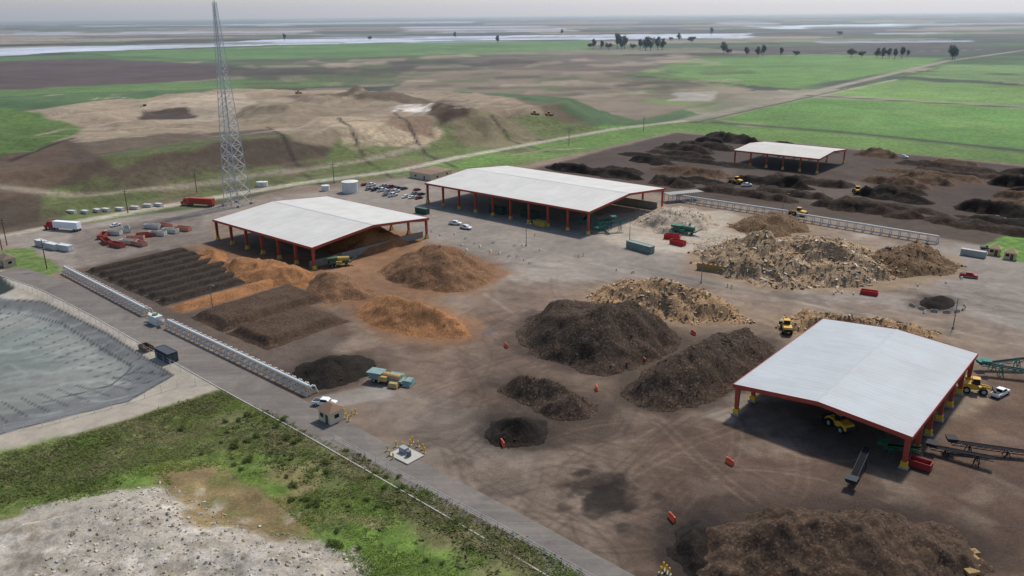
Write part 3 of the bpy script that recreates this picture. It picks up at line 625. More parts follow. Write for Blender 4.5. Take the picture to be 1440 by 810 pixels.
# ------------------------------------------------------------ aeration manifolds
WP=M('white_pipe',(190,190,184),.5,.08,.6)
def manifold(label,a,b_,h=2.3,step=2.6,side=1):
    a=G(*a); b_=G(*b_); L=float(np.linalg.norm(b_-a)); ang=math.atan2(*(b_-a)[::-1]); 
    mp=MB(); mp.cyl((0,0,h),(L,0,h),.42,n=12); mp.cyl((-.1,0,h),(0,0,h),.5,n=12); 
    lp=MB(); lp.cyl((0,side*-.9,.9),(L,side*-.9,.9),.22,n=8)
    r=MB(); r.cyl((0,0,h),(0,side*1.5,h-.3),.2,n=8); r.cyl((0,side*1.5,h-.25),(0,side*2.2,0),.2,n=8); r.box((0,0,h/2-.2),(.18,.18,h-.4)); r.box((0,-side*.9,.4),(.2,.2,.8)); r.bar((0,-side*.9,.9),(0,0,h),.14)
    r.box((0,side*.9,h-.1),(.35,.3,.5)); rm=r.mesh('riser',WP)
    parts=[('main_pipe',mp.mesh('main_pipe',WP)),('return_pipe',lp.mesh('return_pipe',M('grey_pipe',(160,162,162),.5,.1,.6)))]
    n=int(L/step)
    for i in range(n+1): parts.append(('riser_pipe',rm,(i*L/n,0,0)))
    thing('aeration_manifold',label,'pipe manifold',parts,(a[0],a[1],0),ang,group='white aeration pipe manifolds')
manifold('white aeration pipe manifold beside dark compost windrows',(92,384),(206,444))
manifold('long white aeration pipe manifold along the perimeter road',(238,461),(436,556))
manifold('white aeration pipe manifold at the composting yard edge',(952,283),(1105,306),3.0,3.4)
manifold('white aeration pipe manifold behind the debris heap',(1120,310),(1317,343),3.0,3.4)
# ------------------------------------------------------------ vehicles and plant
GL=M('dark_glass',(30,36,42),.15,.1,1); TY=M('tyre_rubber',(28,28,28),.9,.1,3); RIM=M('rim_metal',(150,150,150),.4,.1,3)
def wheel(r,w):
    def f():
        a=MB(); a.cyl((0,-w/2,0),(0,w/2,0),r,n=16); b_=MB(); b_.cyl((0,-w/2-.02,0),(0,w/2+.02,0),r*.55,n=12)
        return a.mesh('tyre',TY),b_.mesh('rim',RIM)
    return cached(('wh',r,w),f)
def wh(x,y,r,w): 
    a,b_=wheel(r,w); return ('wheel',a,(x,y,r),[('rim',b_)])
def pickup(u,v,deg,label,rgb=(216,218,218),key='white',z=0.,group=None):
    def f():
        p=M('paint_'+key,rgb,.3,.04,1)
        a=MB(); a.prism([(-2.8,.5),(2.75,.5),(2.8,.95),(2.6,1.12),(1.5,1.2),(-2.8,1.2)],-.97,.97)
        c=MB(); c.prism([(-.9,1.2),(1.5,1.2),(.8,1.85),(-.75,1.85)],-.9,.9,ins=.12,zin=1.3)
        bd=MB(); bd.box((-1.9,0,1.22),(1.6,1.6,.06)); 
        w=MB(); w.prism([(-.75,1.27),(1.28,1.27),(.7,1.78),(-.65,1.78)],-.93,.93,ins=.12,zin=1.3); w.prism([(-1.0,1.28),(1.46,1.25),(.83,1.8),(-.82,1.8)],-.75,.75)
        l=MB(); l.box((2.78,.7,.85),(.1,.35,.2)); l2=MB(); l2.box((2.78,-.7,.85),(.1,.35,.2))
        k=M('lamp_lens',(235,235,225),.2,.05,1)
        return [('body',a.mesh('body',p)),('cab',c.mesh('cab',p)),('window',w.mesh('window',GL)),('load_bed',bd.mesh('bed',M('bed_liner',(50,50,50),.8,.1,2))),('headlight',l.mesh('hl',k)),('headlight',l2.mesh('hl',k))]
    ps=cached(('pk',key),f)+[wh(x,y,.4,.28) for x in (-1.8,1.85) for y in (-.88,.88)]
    thing('pickup_truck',label,'pickup truck',ps,at(u,v,z),A1+math.radians(deg),group=group)
def car(u,v,deg,label,rgb,key,group=None,z=0.):
    def f():
        p=M('paint_'+key,rgb,.3,.04,1)
        a=MB(); a.prism([(-2.25,.35),(2.2,.35),(2.25,.7),(1.2,.92),(-2.0,.95),(-2.3,.8)],-.88,.88)
        c=MB(); c.prism([(-1.7,.93),(1.1,.92),(.4,1.42),(-1.1,1.42)],-.8,.8,ins=.15,zin=1.)
        w=MB(); w.prism([(-1.45,.98),(.85,.97),(.32,1.36),(-1.0,1.36)],-.83,.83,ins=.15,zin=1.); w.prism([(-1.76,.99),(1.12,.96),(.45,1.37),(-1.16,1.37)],-.6,.6)
        return [('body',a.mesh('body',p)),('cabin',c.mesh('cabin',p)),('window',w.mesh('window',GL))]
    ps=cached(('car',key),f)+[wh(x,y,.33,.22) for x in (-1.4,1.4) for y in (-.8,.8)]
    thing('car',label,'car',ps,at(u,v,z),A1+math.radians(deg),group=group)
def semi(u,v,deg,label,trc,key,cabc=(230,230,230),tipper=False):
    def f():
        p=M('trailer_'+key,trc,.5,.08,.5); q=M('cabpaint_'+key,cabc,.35,.05,1)
        a=MB(); a.box((-4.2,0,2.45),(12.5,2.5,2.7)); a.box((-4.2,0,1.02),(12.3,1.0,.16))
        for i in range(13): a.box((-10.2+i,0,2.45),(.08,2.58,2.6))
        t=MB(); 
        if tipper: t.box((-4.2,0,3.84),(12.2,2.2,.1))
        else: t.box((-4.2,0,3.83),(12.5,2.5,.06))
        c=MB(); c.prism([(2.9,.9),(6.9,.9),(6.9,1.9),(5.6,2.1),(5.1,3.1),(4.8,3.5),(2.9,3.7)],-1.2,1.2); c.box((3.5,0,.85),(6.2,.9,.25))
        w=MB(); w.prism([(5.62,2.14),(5.14,3.08),(5.1,3.05),(5.5,2.1)],-1.08,1.08); w.box((4.6,0,2.55),(.9,2.44,.6))
        return [('trailer',a.mesh('trailer',p)),('trailer_cover',t.mesh('cover',M('tarp_dark',(60,58,56),.9,.1,1) if tipper else p)),('cab',c.mesh('cab',q)),('window',w.mesh('window',GL))]
    ps=cached(('semi',key,tipper),f)+[wh(x,y,.5,.45) for x in (-9.6,-8.3,2.0,3.3,6.1) for y in (-1.02,1.02)]
    thing('semi_truck',label,'truck',ps,at(u,v),A1+math.radians(deg))
def container(u,v,deg,label,rgb,key,L=6.,W=2.4,h=2.4,open_=False,name='container',z=0.,group=None):
    def f():
        p=M('steel_'+key,rgb,.6,.2,.6); a=MB()
        if open_:
            a.box((0,0,.25),(L,W,.12)); 
            for s_ in (-1,1): a.box((0,s_*W/2,h/2+.15),(L,.1,h)); a.box((s_*L/2,0,h/2+.15),(.1,W+.1,h))
        else: a.box((0,0,h/2+.1),(L,W,h))
        r=MB()
        for i in range(int(L/.6)+1): 
            for s_ in (-1,1): r.box((-L/2+.1+i*(L-.2)/int(L/.6),s_*(W/2+.08),h/2+.1),(.14,.06,h-.15))
        for s_ in (-1,1): r.box((0,s_*(W/2+.07),h+.12),(L+.1,.1,.14)); r.box((s_*(L/2+.06),0,h+.12),(.1,W+.2,.14))
        d=MB(); d.box((L/2+.09,W/4,h/2),(.06,W/2-.1,h-.3)); d.box((L/2+.09,-W/4,h/2),(.06,W/2-.1,h-.3))
        return [('shell',a.mesh('shell',p)),('ribs',r.mesh('ribs',p)),('door',d.mesh('door',p))]
    thing(name,label,name.replace('_',' '),cached(('ct',key,L,h,open_),f),at(u,v,z),A1+math.radians(deg),group=group)
def loader(u,v,deg,label,z=0.,sc=1.,group='yellow wheel loaders',rgb=(198,152,48),key='yellow'):
    def f():
        p=M('plant_'+key,rgb,.5,.1,1); dk=M('plant_dark',(46,46,46),.7,.1,1)
        a=MB(); a.prism([(-3.6,1.1),(-.2,1.1),(-.2,2.1),(-1.2,2.5),(-3.3,2.35),(-3.7,1.8)],-1.15,1.15); a.box((.9,0,1.35),(2.0,1.2,.7))
        c=MB(); c.prism([(-1.1,2.2),(.5,2.2),(.35,3.55),(-1.0,3.6)],-.8,.8); r=MB(); r.box((-.35,0,3.66),(1.7,1.75,.14))
        arm=MB()
        for s_ in (-.55,.55): arm.bar((.9,s_,1.9),(2.6,s_,1.7),.22,.4); arm.bar((2.6,s_,1.7),(3.5,s_,.8),.22,.35)
        bk=MB(); bk.prism([(3.5,.15),(5.0,.12),(5.05,.25),(3.8,.5),(3.6,1.5),(3.9,1.65),(3.4,1.6)],-1.55,1.55)
        cw=MB(); cw.box((-3.7,0,1.6),(.3,2.2,.8))
        return [('engine_body',a.mesh('engine_body',p)),('cab',c.mesh('cab',GL),None,[('cab_roof',r.mesh('cab_roof',p))]),('lift_arm',arm.mesh('lift_arm',p)),('bucket',bk.mesh('bucket',dk)),('counterweight',cw.mesh('cw',dk))]
    ps=cached(('ld',key),f)+[wh(x,y,.85,.6) for x in (-2.2,1.4) for y in (-1.1,1.1)]
    thing('wheel_loader',label,'wheel loader',ps,at(u,v,z),A1+math.radians(deg),group=group,scale=(sc,)*3)
def onhill(u,v,*a,**k):
    z=16.
    for _ in range(6): p=G(u,v,z); z=float(ground_z(np.array([p[0]]),np.array([p[1]]))[0])
    loader(u,v,*a,z=z,**k)
def conveyor(u,v,deg,label,L,z0,z1,rgb,key,group='belt conveyors',z=0.):
    p=M('conv_'+key,rgb,.7,.15,1,.15); k=MB(); 
    for s_ in (-.65,.65):
        k.bar((0,s_,z0+.3),(L,s_,z1+.3),.1,.12); k.bar((0,s_,z0-.3),(L,s_,z1-.3),.1,.12)
        n=max(4,int(L/1.4))
        for i in range(n):
            f=lambda q:(L*q/n, z0+(z1-z0)*q/n)
            x0,a0_=f(i); x1,a1_=f(i+1); k.bar((x0,s_,a0_-.3),(x1,s_,a1_+.3),.08)
    bl=MB(); bl.bar((-.2,0,z0+.2),(L+.2,0,z1+.2),1.15,.08)
    for i in range(max(3,int(L/2.5))): 
        q=i/max(3,int(L/2.5)); bl.box((L*q,0,z0+(z1-z0)*q+.02),(.14,1.25,.14))
    lg=MB()
    for q in (.25,.75): 
        x=L*q; zz=z0+(z1-z0)*q
        for s_ in (-.7,.7): lg.bar((x-.6,s_,0),(x,s_,zz),.15); lg.bar((x+.6,s_,0),(x,s_,zz),.15)
        lg.bar((x,-.7,zz*.5),(x,.7,zz*.5),.12)
    lg.bar((L*.25,0,z0+(z1-z0)*.25-.1),(L*.75,0,z0+(z1-z0)*.75-.1),.1)
    hp=MB(); hp.box((0,0,z0+.8),(1.6,1.7,.8),top=1.3)
    thing('conveyor',label,'conveyor',[('truss_frame',k.mesh('truss',p)),('belt',bl.mesh('belt',M('belt_rubber',(34,34,36),.95,.1,1,.05))),('support_leg',lg.mesh('legs',p)),('hopper',hp.mesh('hopper',p))],at(u,v,z),A1+math.radians(deg),group=group)
def screener(u,v,deg,label,rgb,key,L=9.,acc=(206,150,70),flat=False):
    p=M('plant_'+key,rgb,.55,.2,1); q=M('plantacc_%d'%acc[0],acc,.6,.2,1)
    a=MB(); a.box((0,0,1.2 if flat else 1.5),(L,2.6,.5)); a.box((-L*.3,0,1.8 if flat else 2.2),(L*.3,2.7,.9))
    d=MB(); zc=1.9 if flat else 2.7; d.cyl((-L*.1,0,zc),(L*.42,0,zc-.3),.95,n=18)
    for i in range(6): d.cyl((-L*.1+i*L*.1,0,zc-i*.06),(-L*.1+i*L*.1+.12,0,zc-i*.06),1.02,n=18)
    hp=MB(); hp.box((-L*.32,0,zc+.4),(L*.36,2.6,.9),top=1.25)
    if flat: hp.box((L*.15,2.6,.8),(L*.5,1.6,1.5),top=.8); hp.box((L*.62,.6,.8),(2.2,3.4,1.4),top=.7)
    cv=MB(); e=.9 if flat else 3.6
    cv.bar((L*.1,1.0,1.2),(L*.1,4.0,max(1.,e)),1.0,.3); cv.bar((L*.45,0,1.2),(L*.45+2.6,0,max(1.2,e*.8)),1.0,.3)
    en=MB(); en.box((-L*.05,-1.45,1.6),(2.2,.8,1.2)); en.box((L*.3,-1.9,.7),(2.6,1.6,1.1),top=.8) if flat else None
    ps=[('chassis',a.mesh('chassis',p)),('trommel_drum',d.mesh('drum',q)),('hopper',hp.mesh('hopper',p)),('discharge_conveyor',cv.mesh('dc',p)),('engine_box',en.mesh('eb',q))]+[wh(x,y,.5,.4) for x in (-L*.35,-L*.2,L*.3) for y in (-1.0,1.0)]
    thing('screening_machine',label,'screening machine',ps,at(u,v),A1+math.radians(deg),group='mobile screening machines')
pickup(457,570,28,'white pickup truck parked beside a small shed')
pickup(1406,556,75,'white pickup truck parked near the metal shed')
pickup(1390,352,20,'dark pickup truck beside the road corner',(60,64,70),'dark')
pickup(1362,390,10,'red flatbed truck parked by the debris heap',(150,44,40),'red')
car(163,318,100,'white car parked on the gravel lot',(214,216,216),'white')
pcs=[((220,222,222),'white'),((60,62,66),'charcoal'),((220,222,222),'white'),((120,44,42),'darkred'),((120,124,130),'silver'),((46,56,78),'navy'),((150,152,154),'lightgrey')]
for r_ in range(3):
    for i in range(9):
        if rng.random()<.25: continue
        u=513+i*9.2+r_*6; v=261+r_*6.2+i*.9; c_,n_=pcs[rng.integers(7)]
        if rng.random()<.3: pickup(u,v,90,'pickup truck in the staff parking rows',c_,n_+'p',group='vehicles in the staff parking rows')
        else: car(u,v,90,{'white':'white','charcoal':'dark grey','darkred':'dark red','silver':'silver grey','navy':'navy blue','lightgrey':'light grey'}[n_]+' car in the staff parking rows',c_,n_,group='vehicles in the staff parking rows')
for u,v in ((640,316),(655,322),(1050,262),(1270,222),(1010,372)): pickup(u,v,rng.uniform(0,90),'white pickup truck driving through the works',group='white pickup trucks in the works')
semi(84,323,205,'white semi truck hauling a long white box trailer',(218,220,222),'white',(150,40,38))
semi(274,289,205,'red tipper semi truck on the access road',(158,62,50),'red',(170,66,54))
container(235,505,0,'dark grey covered trailer box beside the perimeter road',(64,68,74),'darkgrey',7,2.6,2.6)
container(206,492,0,'small brown skip beside the perimeter road',(110,92,74),'brown',4,2.2,1.2,True,'skip')
container(900,352,-10,'grey green storage container at the road edge',(118,132,126),'greygreen',12,2.5,2.6)
container(1368,360,0,'pale grey container beside the pipe manifold',(156,158,154),'palegrey',8,2.4,2.2)
for u,v,L in ((945,336,6),(953,344,6),(1073,349,7)):
    container(u,v,rng.uniform(-15,15),'bright red open skip near the rubble and debris',(172,48,46),'red%d'%L,L,2.4,1.7,True,'skip',group='red open skips')
container(1222,414,10,'red low skip on the haul road edge',(172,48,46),'redl',5,2.0,1.2,True,'skip')
for (u,v,d) in ((75,350,10),(92,352,15),(60,346,5)):
    container(u,v,d,'white storage container on the gravel lot',(192,194,190),'white',7,2.4,2.2,group='white containers on the gravel lot')
for i,(u,v,d,n_) in enumerate([(150,342,-10,'redold'),(165,347,10,'redold'),(182,343,30,'pale'),(205,333,60,'redold'),(222,331,30,'pale'),(240,327,20,'pale'),(258,324,20,'salmon'),(160,330,30,'pale'),(145,334,-40,'redold'),(196,345,10,'salmon'),(215,321,25,'pale'),(232,320,10,'salmon'),(178,325,-20,'pale'),(190,338,50,'salmon')]):
    c_={'redold':(154,80,70),'pale':(182,180,172),'salmon':(180,128,108)}[n_]
    container(u,v,d,{'redold':'faded red open skip','pale':'pale grey open skip','salmon':'faded salmon open skip'}[n_]+' stored on the gravel lot',c_,n_,7,2.4,1.6,True,'skip',group='open skips stored on the gravel lot')
for (u,v) in ((100,300),(118,300),(136,298),(152,297),(170,296),(188,294),(206,291),(222,290)):
    container(u+rng.uniform(-3,3),v,18+rng.uniform(-20,20),'white portable box along the access road',(186,184,178),'whites',4,2,1.3,group='white boxes along the access road')
loader(1178,602,150,'yellow wheel loader working under the shed roof')
loader(1105,466,120,'yellow wheel loader behind the wood heap')
loader(1372,552,20,'yellow wheel loader beside the shed posts')
for u,v in ((1122,303),(1035,258),(1205,272)): loader(u,v,rng.uniform(0,180),'yellow wheel loader in the composting yard')
for u,v in ((752,162),(772,163),(420,132)): onhill(u,v,rng.uniform(0,90),'yellow earthmover on the landfill plateau',sc=.85,group='earthmovers on the landfill')
for u,v in ((205,154),(215,152),(236,153)): onhill(u,v,100,'dark green compactor on the landfill plateau',sc=1.1,group='compactors on the landfill',rgb=(70,84,62),key='green')
TEAL=(58,114,108)
conveyor(838,328,55,'teal belt conveyor rising beside the long shed',14,1.5,5.5,TEAL,'teal')
conveyor(862,326,150,'teal belt conveyor at the end of the long shed',13,5.5,1.5,TEAL,'teal')
conveyor(818,318,100,'teal belt conveyor feeding into the long shed',12,1.5,5,TEAL,'teal')
conveyor(1384,526,20,'teal belt conveyor stretching past the shed',14,2.6,1.8,TEAL,'teal')
conveyor(1378,520,40,'teal stacking conveyor behind the metal shed',12,1.4,3,TEAL,'teal')
conveyor(1308,636,5,'dark belt conveyor running out from the shed',11,1.2,2.2,(44,46,50),'dark')
conveyor(1335,634,28,'dark belt conveyor crossing the yard',14,2.0,1.2,(44,46,50),'dark')
conveyor(1196,686,95,'dark stacking conveyor under the shed edge',11,1.0,3.2,(50,56,58),'dark2')
conveyor(1240,634,10,'green conveyor frame under the shed edge',7,1.2,2.4,(44,96,68),'green')
container(1293,657,0,'red hopper bin beside the shed corner',(142,46,48),'redbin',4,2,1.4,True,'skip')
screener(545,538,20,'low boxy teal and tan screening machine beside compost',(112,136,132),'teal2',9,(164,136,92),True)
screener(962,329,10,'dark green screening machine in the rubble area',(56,98,80),'green3',10,(60,104,84))
screener(846,322,90,'green screening machine beside the long shed',(60,108,92),'green4',8,(70,112,100))
screener(478,374,60,'green and yellow screening machine under the white shed',(66,86,70),'green5',8,(162,142,76))
container(594,300,0,'dark green machine container beside the long shed',(60,90,74),'dgreen',7,2.4,2.4)
container(760,318,0,'yellow feed bin inside the long shed',(160,138,66),'yel',6,2.4,2.2,True,'skip')
for u,v in ((700,300),(745,306)): container(u,v,0,'dark green baler box inside the long shed',(46,72,62),'baler',8,3,3,group='baler boxes in the long shed')
# ------------------------------------------------------------ small yard furniture
a=MB(); a.cyl((0,0,0),(0,0,1.25),.17,n=12); a.cyl((0,0,1.25),(0,0,1.36),.17,.08,n=12); c=MB(); c.cyl((0,0,0),(0,0,.12),.4,n=12)
bpz=[('post',a.mesh('post',YEL)),('collar',c.mesh('collar',FOOT))]
for u,v in [(487,588),(491,592),(495,584),(500,582),(484,582),(545,634),(548,641),(557,628),(566,629),(577,626),(588,628),(595,632),(597,637),(553,645),(580,622),
            (814,362),(820,360),(1023,404),(1029,405),(933,800),(937,804),(929,806),(941,808),(752,332)]:
    thing('bollard','yellow steel bollard guarding yard equipment','bollard',bpz,at(u,v),0,group='yellow bollards')
def barrier_parts(c_,n_,L=1.9,h=1.0):
    a=MB(); a.prism([(-.32,0),(.32,0),(.3,.2),(.14,.5),(.12,h),(-.12,h),(-.14,.5),(-.3,.2)],-L/2,L/2); b_=MB(); b_.box((0,0,h+.03),(.12,L*.6,.1)); return [('barrier_shell',a.mesh('barrier',M('bar_'+n_,c_,.6,.08,2))),('top_lip',b_.mesh('lip',M('bar_'+n_,c_)))]
bo=barrier_parts((208,90,60),'orange',2.0,1.1); bw=barrier_parts((184,181,172),'white',1.2,.75)
for u,v,d in [(707,626,60),(945,731,60),(1026,652,70),(712,488,60),(839,548,40),(975,470,60),(905,508,60)]:
    thing('traffic_barrier','orange plastic barrier standing on the dirt yard','barrier',bo,at(u,v),A1+math.radians(d),group='orange plastic barriers')
for u,v in [(608,326),(620,331),(640,330),(655,336),(668,343),(675,347),(690,354),(703,357),(716,361),(728,361),(738,366),(745,371),(656,352),(694,342),(614,373),(622,370),(650,345),(724,346),(735,345),(868,380),(890,384),(760,352),(1184,412),(1200,414),(1172,414),(1290,402),(1330,398),(1352,392),(1300,440)]:
    thing('concrete_block','white painted concrete block on the yard edge','concrete block',bw,at(u,v),A1+rng.uniform(-.5,.5),group='white concrete blocks')
bk2=barrier_parts((136,129,118),'dust',1.9,.8)
for i in range(7):
    a=3.4+i*.42; p=G(1314,427)+np.array([math.cos(a),math.sin(a)])*8.2
    thing('concrete_block','dusty concrete block beside the black heap','concrete block',bk2,(p[0],p[1],0),a,group='blocks around the black heap')
BT=M('bale_tan',(146,120,80),.9,.25,1.2)
sb=MB(); sb.box((0,0,.6),(2.6,1.4,1.2)); sb.box((-.6,0,.6),(.08,1.44,1.24)); sb.box((.6,0,.6),(.08,1.44,1.24)); sbm=sb.mesh('timber_bale',BT)
for i in range(14):
    p=G(986,379)+(G(1074,392)-G(986,379))*i/13
    for l in range(2): obj('timber_bale',sbm,(p[0]+rng.uniform(-.2,.2),p[1],l*1.22),math.atan2(*(G(1074,392)-G(986,379))[::-1])+rng.uniform(-.08,.08),label='tan strapped timber bale stacked in a low wall',cat='timber bale',group='timber bales in the low wall')
for i in range(4): obj('timber_bale',sbm,(*G(1366,808-i*9),0),A1+.9,label='tan strapped timber bale near the coarse heap',cat='timber bale',group='timber bales by the heap',scale=(.8,.9,.7))
def hut(u,v,deg,label,W=4.5,L=6,h=3.,wall=(196,182,156),roof=(120,96,78),key='tan',z=0.):
    wl=M('hutwall_'+key,wall,.85,.08,1); rf=M('hutroof_'+key,roof,.8,.12,2)
    a=MB(); a.box((0,0,h/2),(L,W,h))
    r=MB(); r.add([(-L/2-.4,-W/2-.4,h+.01),(L/2+.4,-W/2-.4,h+.01),(L/2+.4,W/2+.4,h+.01),(-L/2-.4,W/2+.4,h+.01),(-L/2+1.2,0,h+1.3),(L/2-1.2,0,h+1.3)],[(0,1,5,4),(1,2,5),(2,3,4,5),(3,0,4),(3,2,1,0)])
    d=MB(); d.box((L*.2,-W/2-.03,1.05),(1.0,.06,2.1)); w=MB(); w.box((-L*.2,-W/2-.03,1.6),(1.2,.06,1.0)); w.box((L/2+.03,0,1.6),(.06,1.2,.9))
    thing('hut',label,'hut',[('wall',a.mesh('wall',wl)),('roof',r.mesh('roof',rf)),('door',d.mesh('door',M('door_brown',(92,74,60),.7,.1,1))),('window',w.mesh('window',GL))],at(u,v,z),A1+math.radians(deg))
hut(466,590,0,'small tan scale hut with brown roof by the road',3.6,4.2,2.9)
hut(600,250,0,'tan office building with brown roof near parking',10,17,3.5,(190,176,150),(128,104,88),'office')
hut(618,246,0,'small tan office building behind the parking rows',8,12,3.2,(196,180,150),(140,118,100),'office2')
hut(11,373,0,'small tan hut with brown roof beside the road',4,6,3,(180,166,140),(110,96,84),'post')
for u,v in ((1398,358),(1420,364)): hut(u,v,0,'small tan hut beside the yard corner',3,3.6,2.6,(186,170,130),(150,130,100),'corner')
pm_=MB(); pm_.box((0,0,.15),(6,4.5,.3)); q=MB(); q.box((-1,.4,.9),(1.8,1.2,1.2)); q2=MB(); q2.cyl((.9,0,.3),(.9,0,1.5),.5,n=14); q2.cyl((.9,0,1.0),(-.4,.3,1.0),.15,n=8)
thing('pump_pad','pale concrete pad with grey pump and cabinet','pump',[('pad',pm_.mesh('pad',M('pad_concrete',(164,160,150),.85,.08,1))),('cabinet',q.mesh('cab',M('cabinet_grey',(140,144,146),.5,.1,1))),('pump',q2.mesh('pump',M('pump_grey',(96,100,104),.5,.1,1)))],at(571,641),A1)
tk=MB(); tk.cyl((0,0,0),(0,0,5.5),4.2,n=32); tt=MB(); tt.cyl((0,0,5.5),(0,0,6.3),4.3,.3,n=32); tl=MB(); tl.bar((4.3,0,0),(4.3,0,5.8),.4,.1)
TW=M('tank_white',(200,199,192),.5,.06,.4); twm=tk.mesh('tw',TW); ttm=tt.mesh('tr',TW)
thing('water_tank','white cylindrical water tank with shallow cone roof','water tank',[('tank_wall',twm),('tank_roof',ttm),('ladder',tl.mesh('tl',STL))],at(493,270),0)
for u,v,s_ in ((458,268,.5),(366,262,.45),(372,262,.45)):
    thing('water_tank','small white cylindrical tank beside the access road','water tank',[('tank_wall',twm),('tank_roof',ttm)],at(u,v),0,scale=(s_,s_,s_),group='small white tanks')
ab=MB(); ab.box((0,0,1.4),(4.5,2.4,2.6)); ag=MB(); ag.cyl((2.6,0,1.3),(4.6,0,2.2),.5,n=12); ag.cyl((-2.6,0,1.3),(-4.2,0,2.2),.5,n=12)
af=MB(); af.cyl((0,0,2.7),(0,0,3.1),.8,n=16)
thing('blower_unit','white blower unit joining two aeration pipes','blower',[('casing',ab.mesh('casing',WP)),('duct_elbow',ag.mesh('elbow',WP)),('fan_cowl',af.mesh('cowl',M('cowl_green',(70,110,80),.5,.1,1)))],at(220,455),A1)
def lamp(u,v,h,label='slim grey lamp pole on the yard edge',z=0.):
    def f():
        a=MB(); a.cyl((0,0,0),(0,0,h),.16,.09,8); b_=MB(); b_.cyl((0,0,0),(0,0,.7),.35,n=10); c_=MB(); c_.bar((0,0,h),(1.8,0,h+.2),.1); d=MB(); d.box((2.1,0,h+.18),(.9,.4,.16))
        g_=M('pole_grey',(110,108,104),.6,.1,1); return [('shaft',a.mesh('shaft',g_)),('base',b_.mesh('base',FOOT)),('arm',c_.mesh('arm',g_)),('lamp_head',d.mesh('head',g_))]
    thing('lamp_pole',label,'lamp pole',cached(('lp',h),f),at(u,v,z),A1,group='yard lamp poles')
for u,v in ((740,346),(1340,462),(986,398),(1100,300),(300,440),(600,292),(1010,262),(885,345)): lamp(u,v,9)
def upole(u,v,h):
    def f():
        w=M('pole_wood',(86,70,56),.9,.15,2); a=MB(); a.cyl((0,0,0),(0,0,h),.2,.13,8); b_=MB(); b_.box((0,0,h-.8),(2.6,.14,.16)); b_.box((0,0,h-2.),(2.0,.14,.16)); i_=MB()
        for x in (-1.2,-.5,.5,1.2): i_.cyl((x,0,h-.7),(x,0,h-.45),.07,n=6)
        return [('shaft',a.mesh('shaft',w)),('crossarm',b_.mesh('crossarm',w)),('insulator',i_.mesh('ins',STL))]
    thing('utility_pole','brown wooden utility pole with crossarms','utility pole',cached(('up',h),f),at(u,v),A1+.6,group='wooden utility poles')
for u,v in ((277,272),(10,345),(3,352),(180,300),(470,258),(800,205),(905,185),(66,378)): upole(u,v,11)
cg=MB(); 
for i in range(9):
    for s_ in (-2.5,2.5): cg.box((i*2.2,s_,1.8),(.2,.2,3.6))
    cg.box((i*2.2,0,3.7),(.2,5.4,.2))
cr=MB(); cr.box((8.8,0,3.95),(19,6,.2))
thing('canopy','grey steel lean-to canopy beside the long shed','canopy',[('frame',cg.mesh('frame',STL)),('roof',cr.mesh('roof',M('canopy_roof',(134,130,122),.7,.1,.5)))],at(938,284),A1+math.radians(62))
def fence(label,px,h=1.9,step=3.5,group='wire fences'):
    p=GP(px); po=MB(); wi=MB()
    gz=lambda q: float(ground_z(np.array([q[0]]),np.array([q[1]]))[0])
    for a,b_ in zip(p[:-1],p[1:]):
        L=np.linalg.norm(b_-a); k=max(1,int(L/step))
        for i in range(k):
            q=a+(b_-a)*i/k; zq=gz(q); po.cyl((q[0],q[1],zq-.2),(q[0],q[1],zq+h),.06,n=5,cap=False)
            r=a+(b_-a)*(i+1)/k; zr=gz(r)
            for hh in (h-.05,h*.5,.15): wi.bar((q[0],q[1],zq+hh),(r[0],r[1],zr+hh),.03)
    thing('fence',label,'fence',[('posts',po.mesh('posts',STL)),('rails',wi.mesh('rails',STL))],(0,0,0),group=group)
fence('thin wire fence around the lined basin',[(-20,612),(60,600),(180,568),(250,545),(300,540)])
fence('thin wire fence between basin and perimeter road',[(20,402),(90,432),(160,470),(240,515),(270,530)])
fence('thin wire fence along the overgrown verge',[(470,618),(560,668),(700,742),(840,820)],1.2)
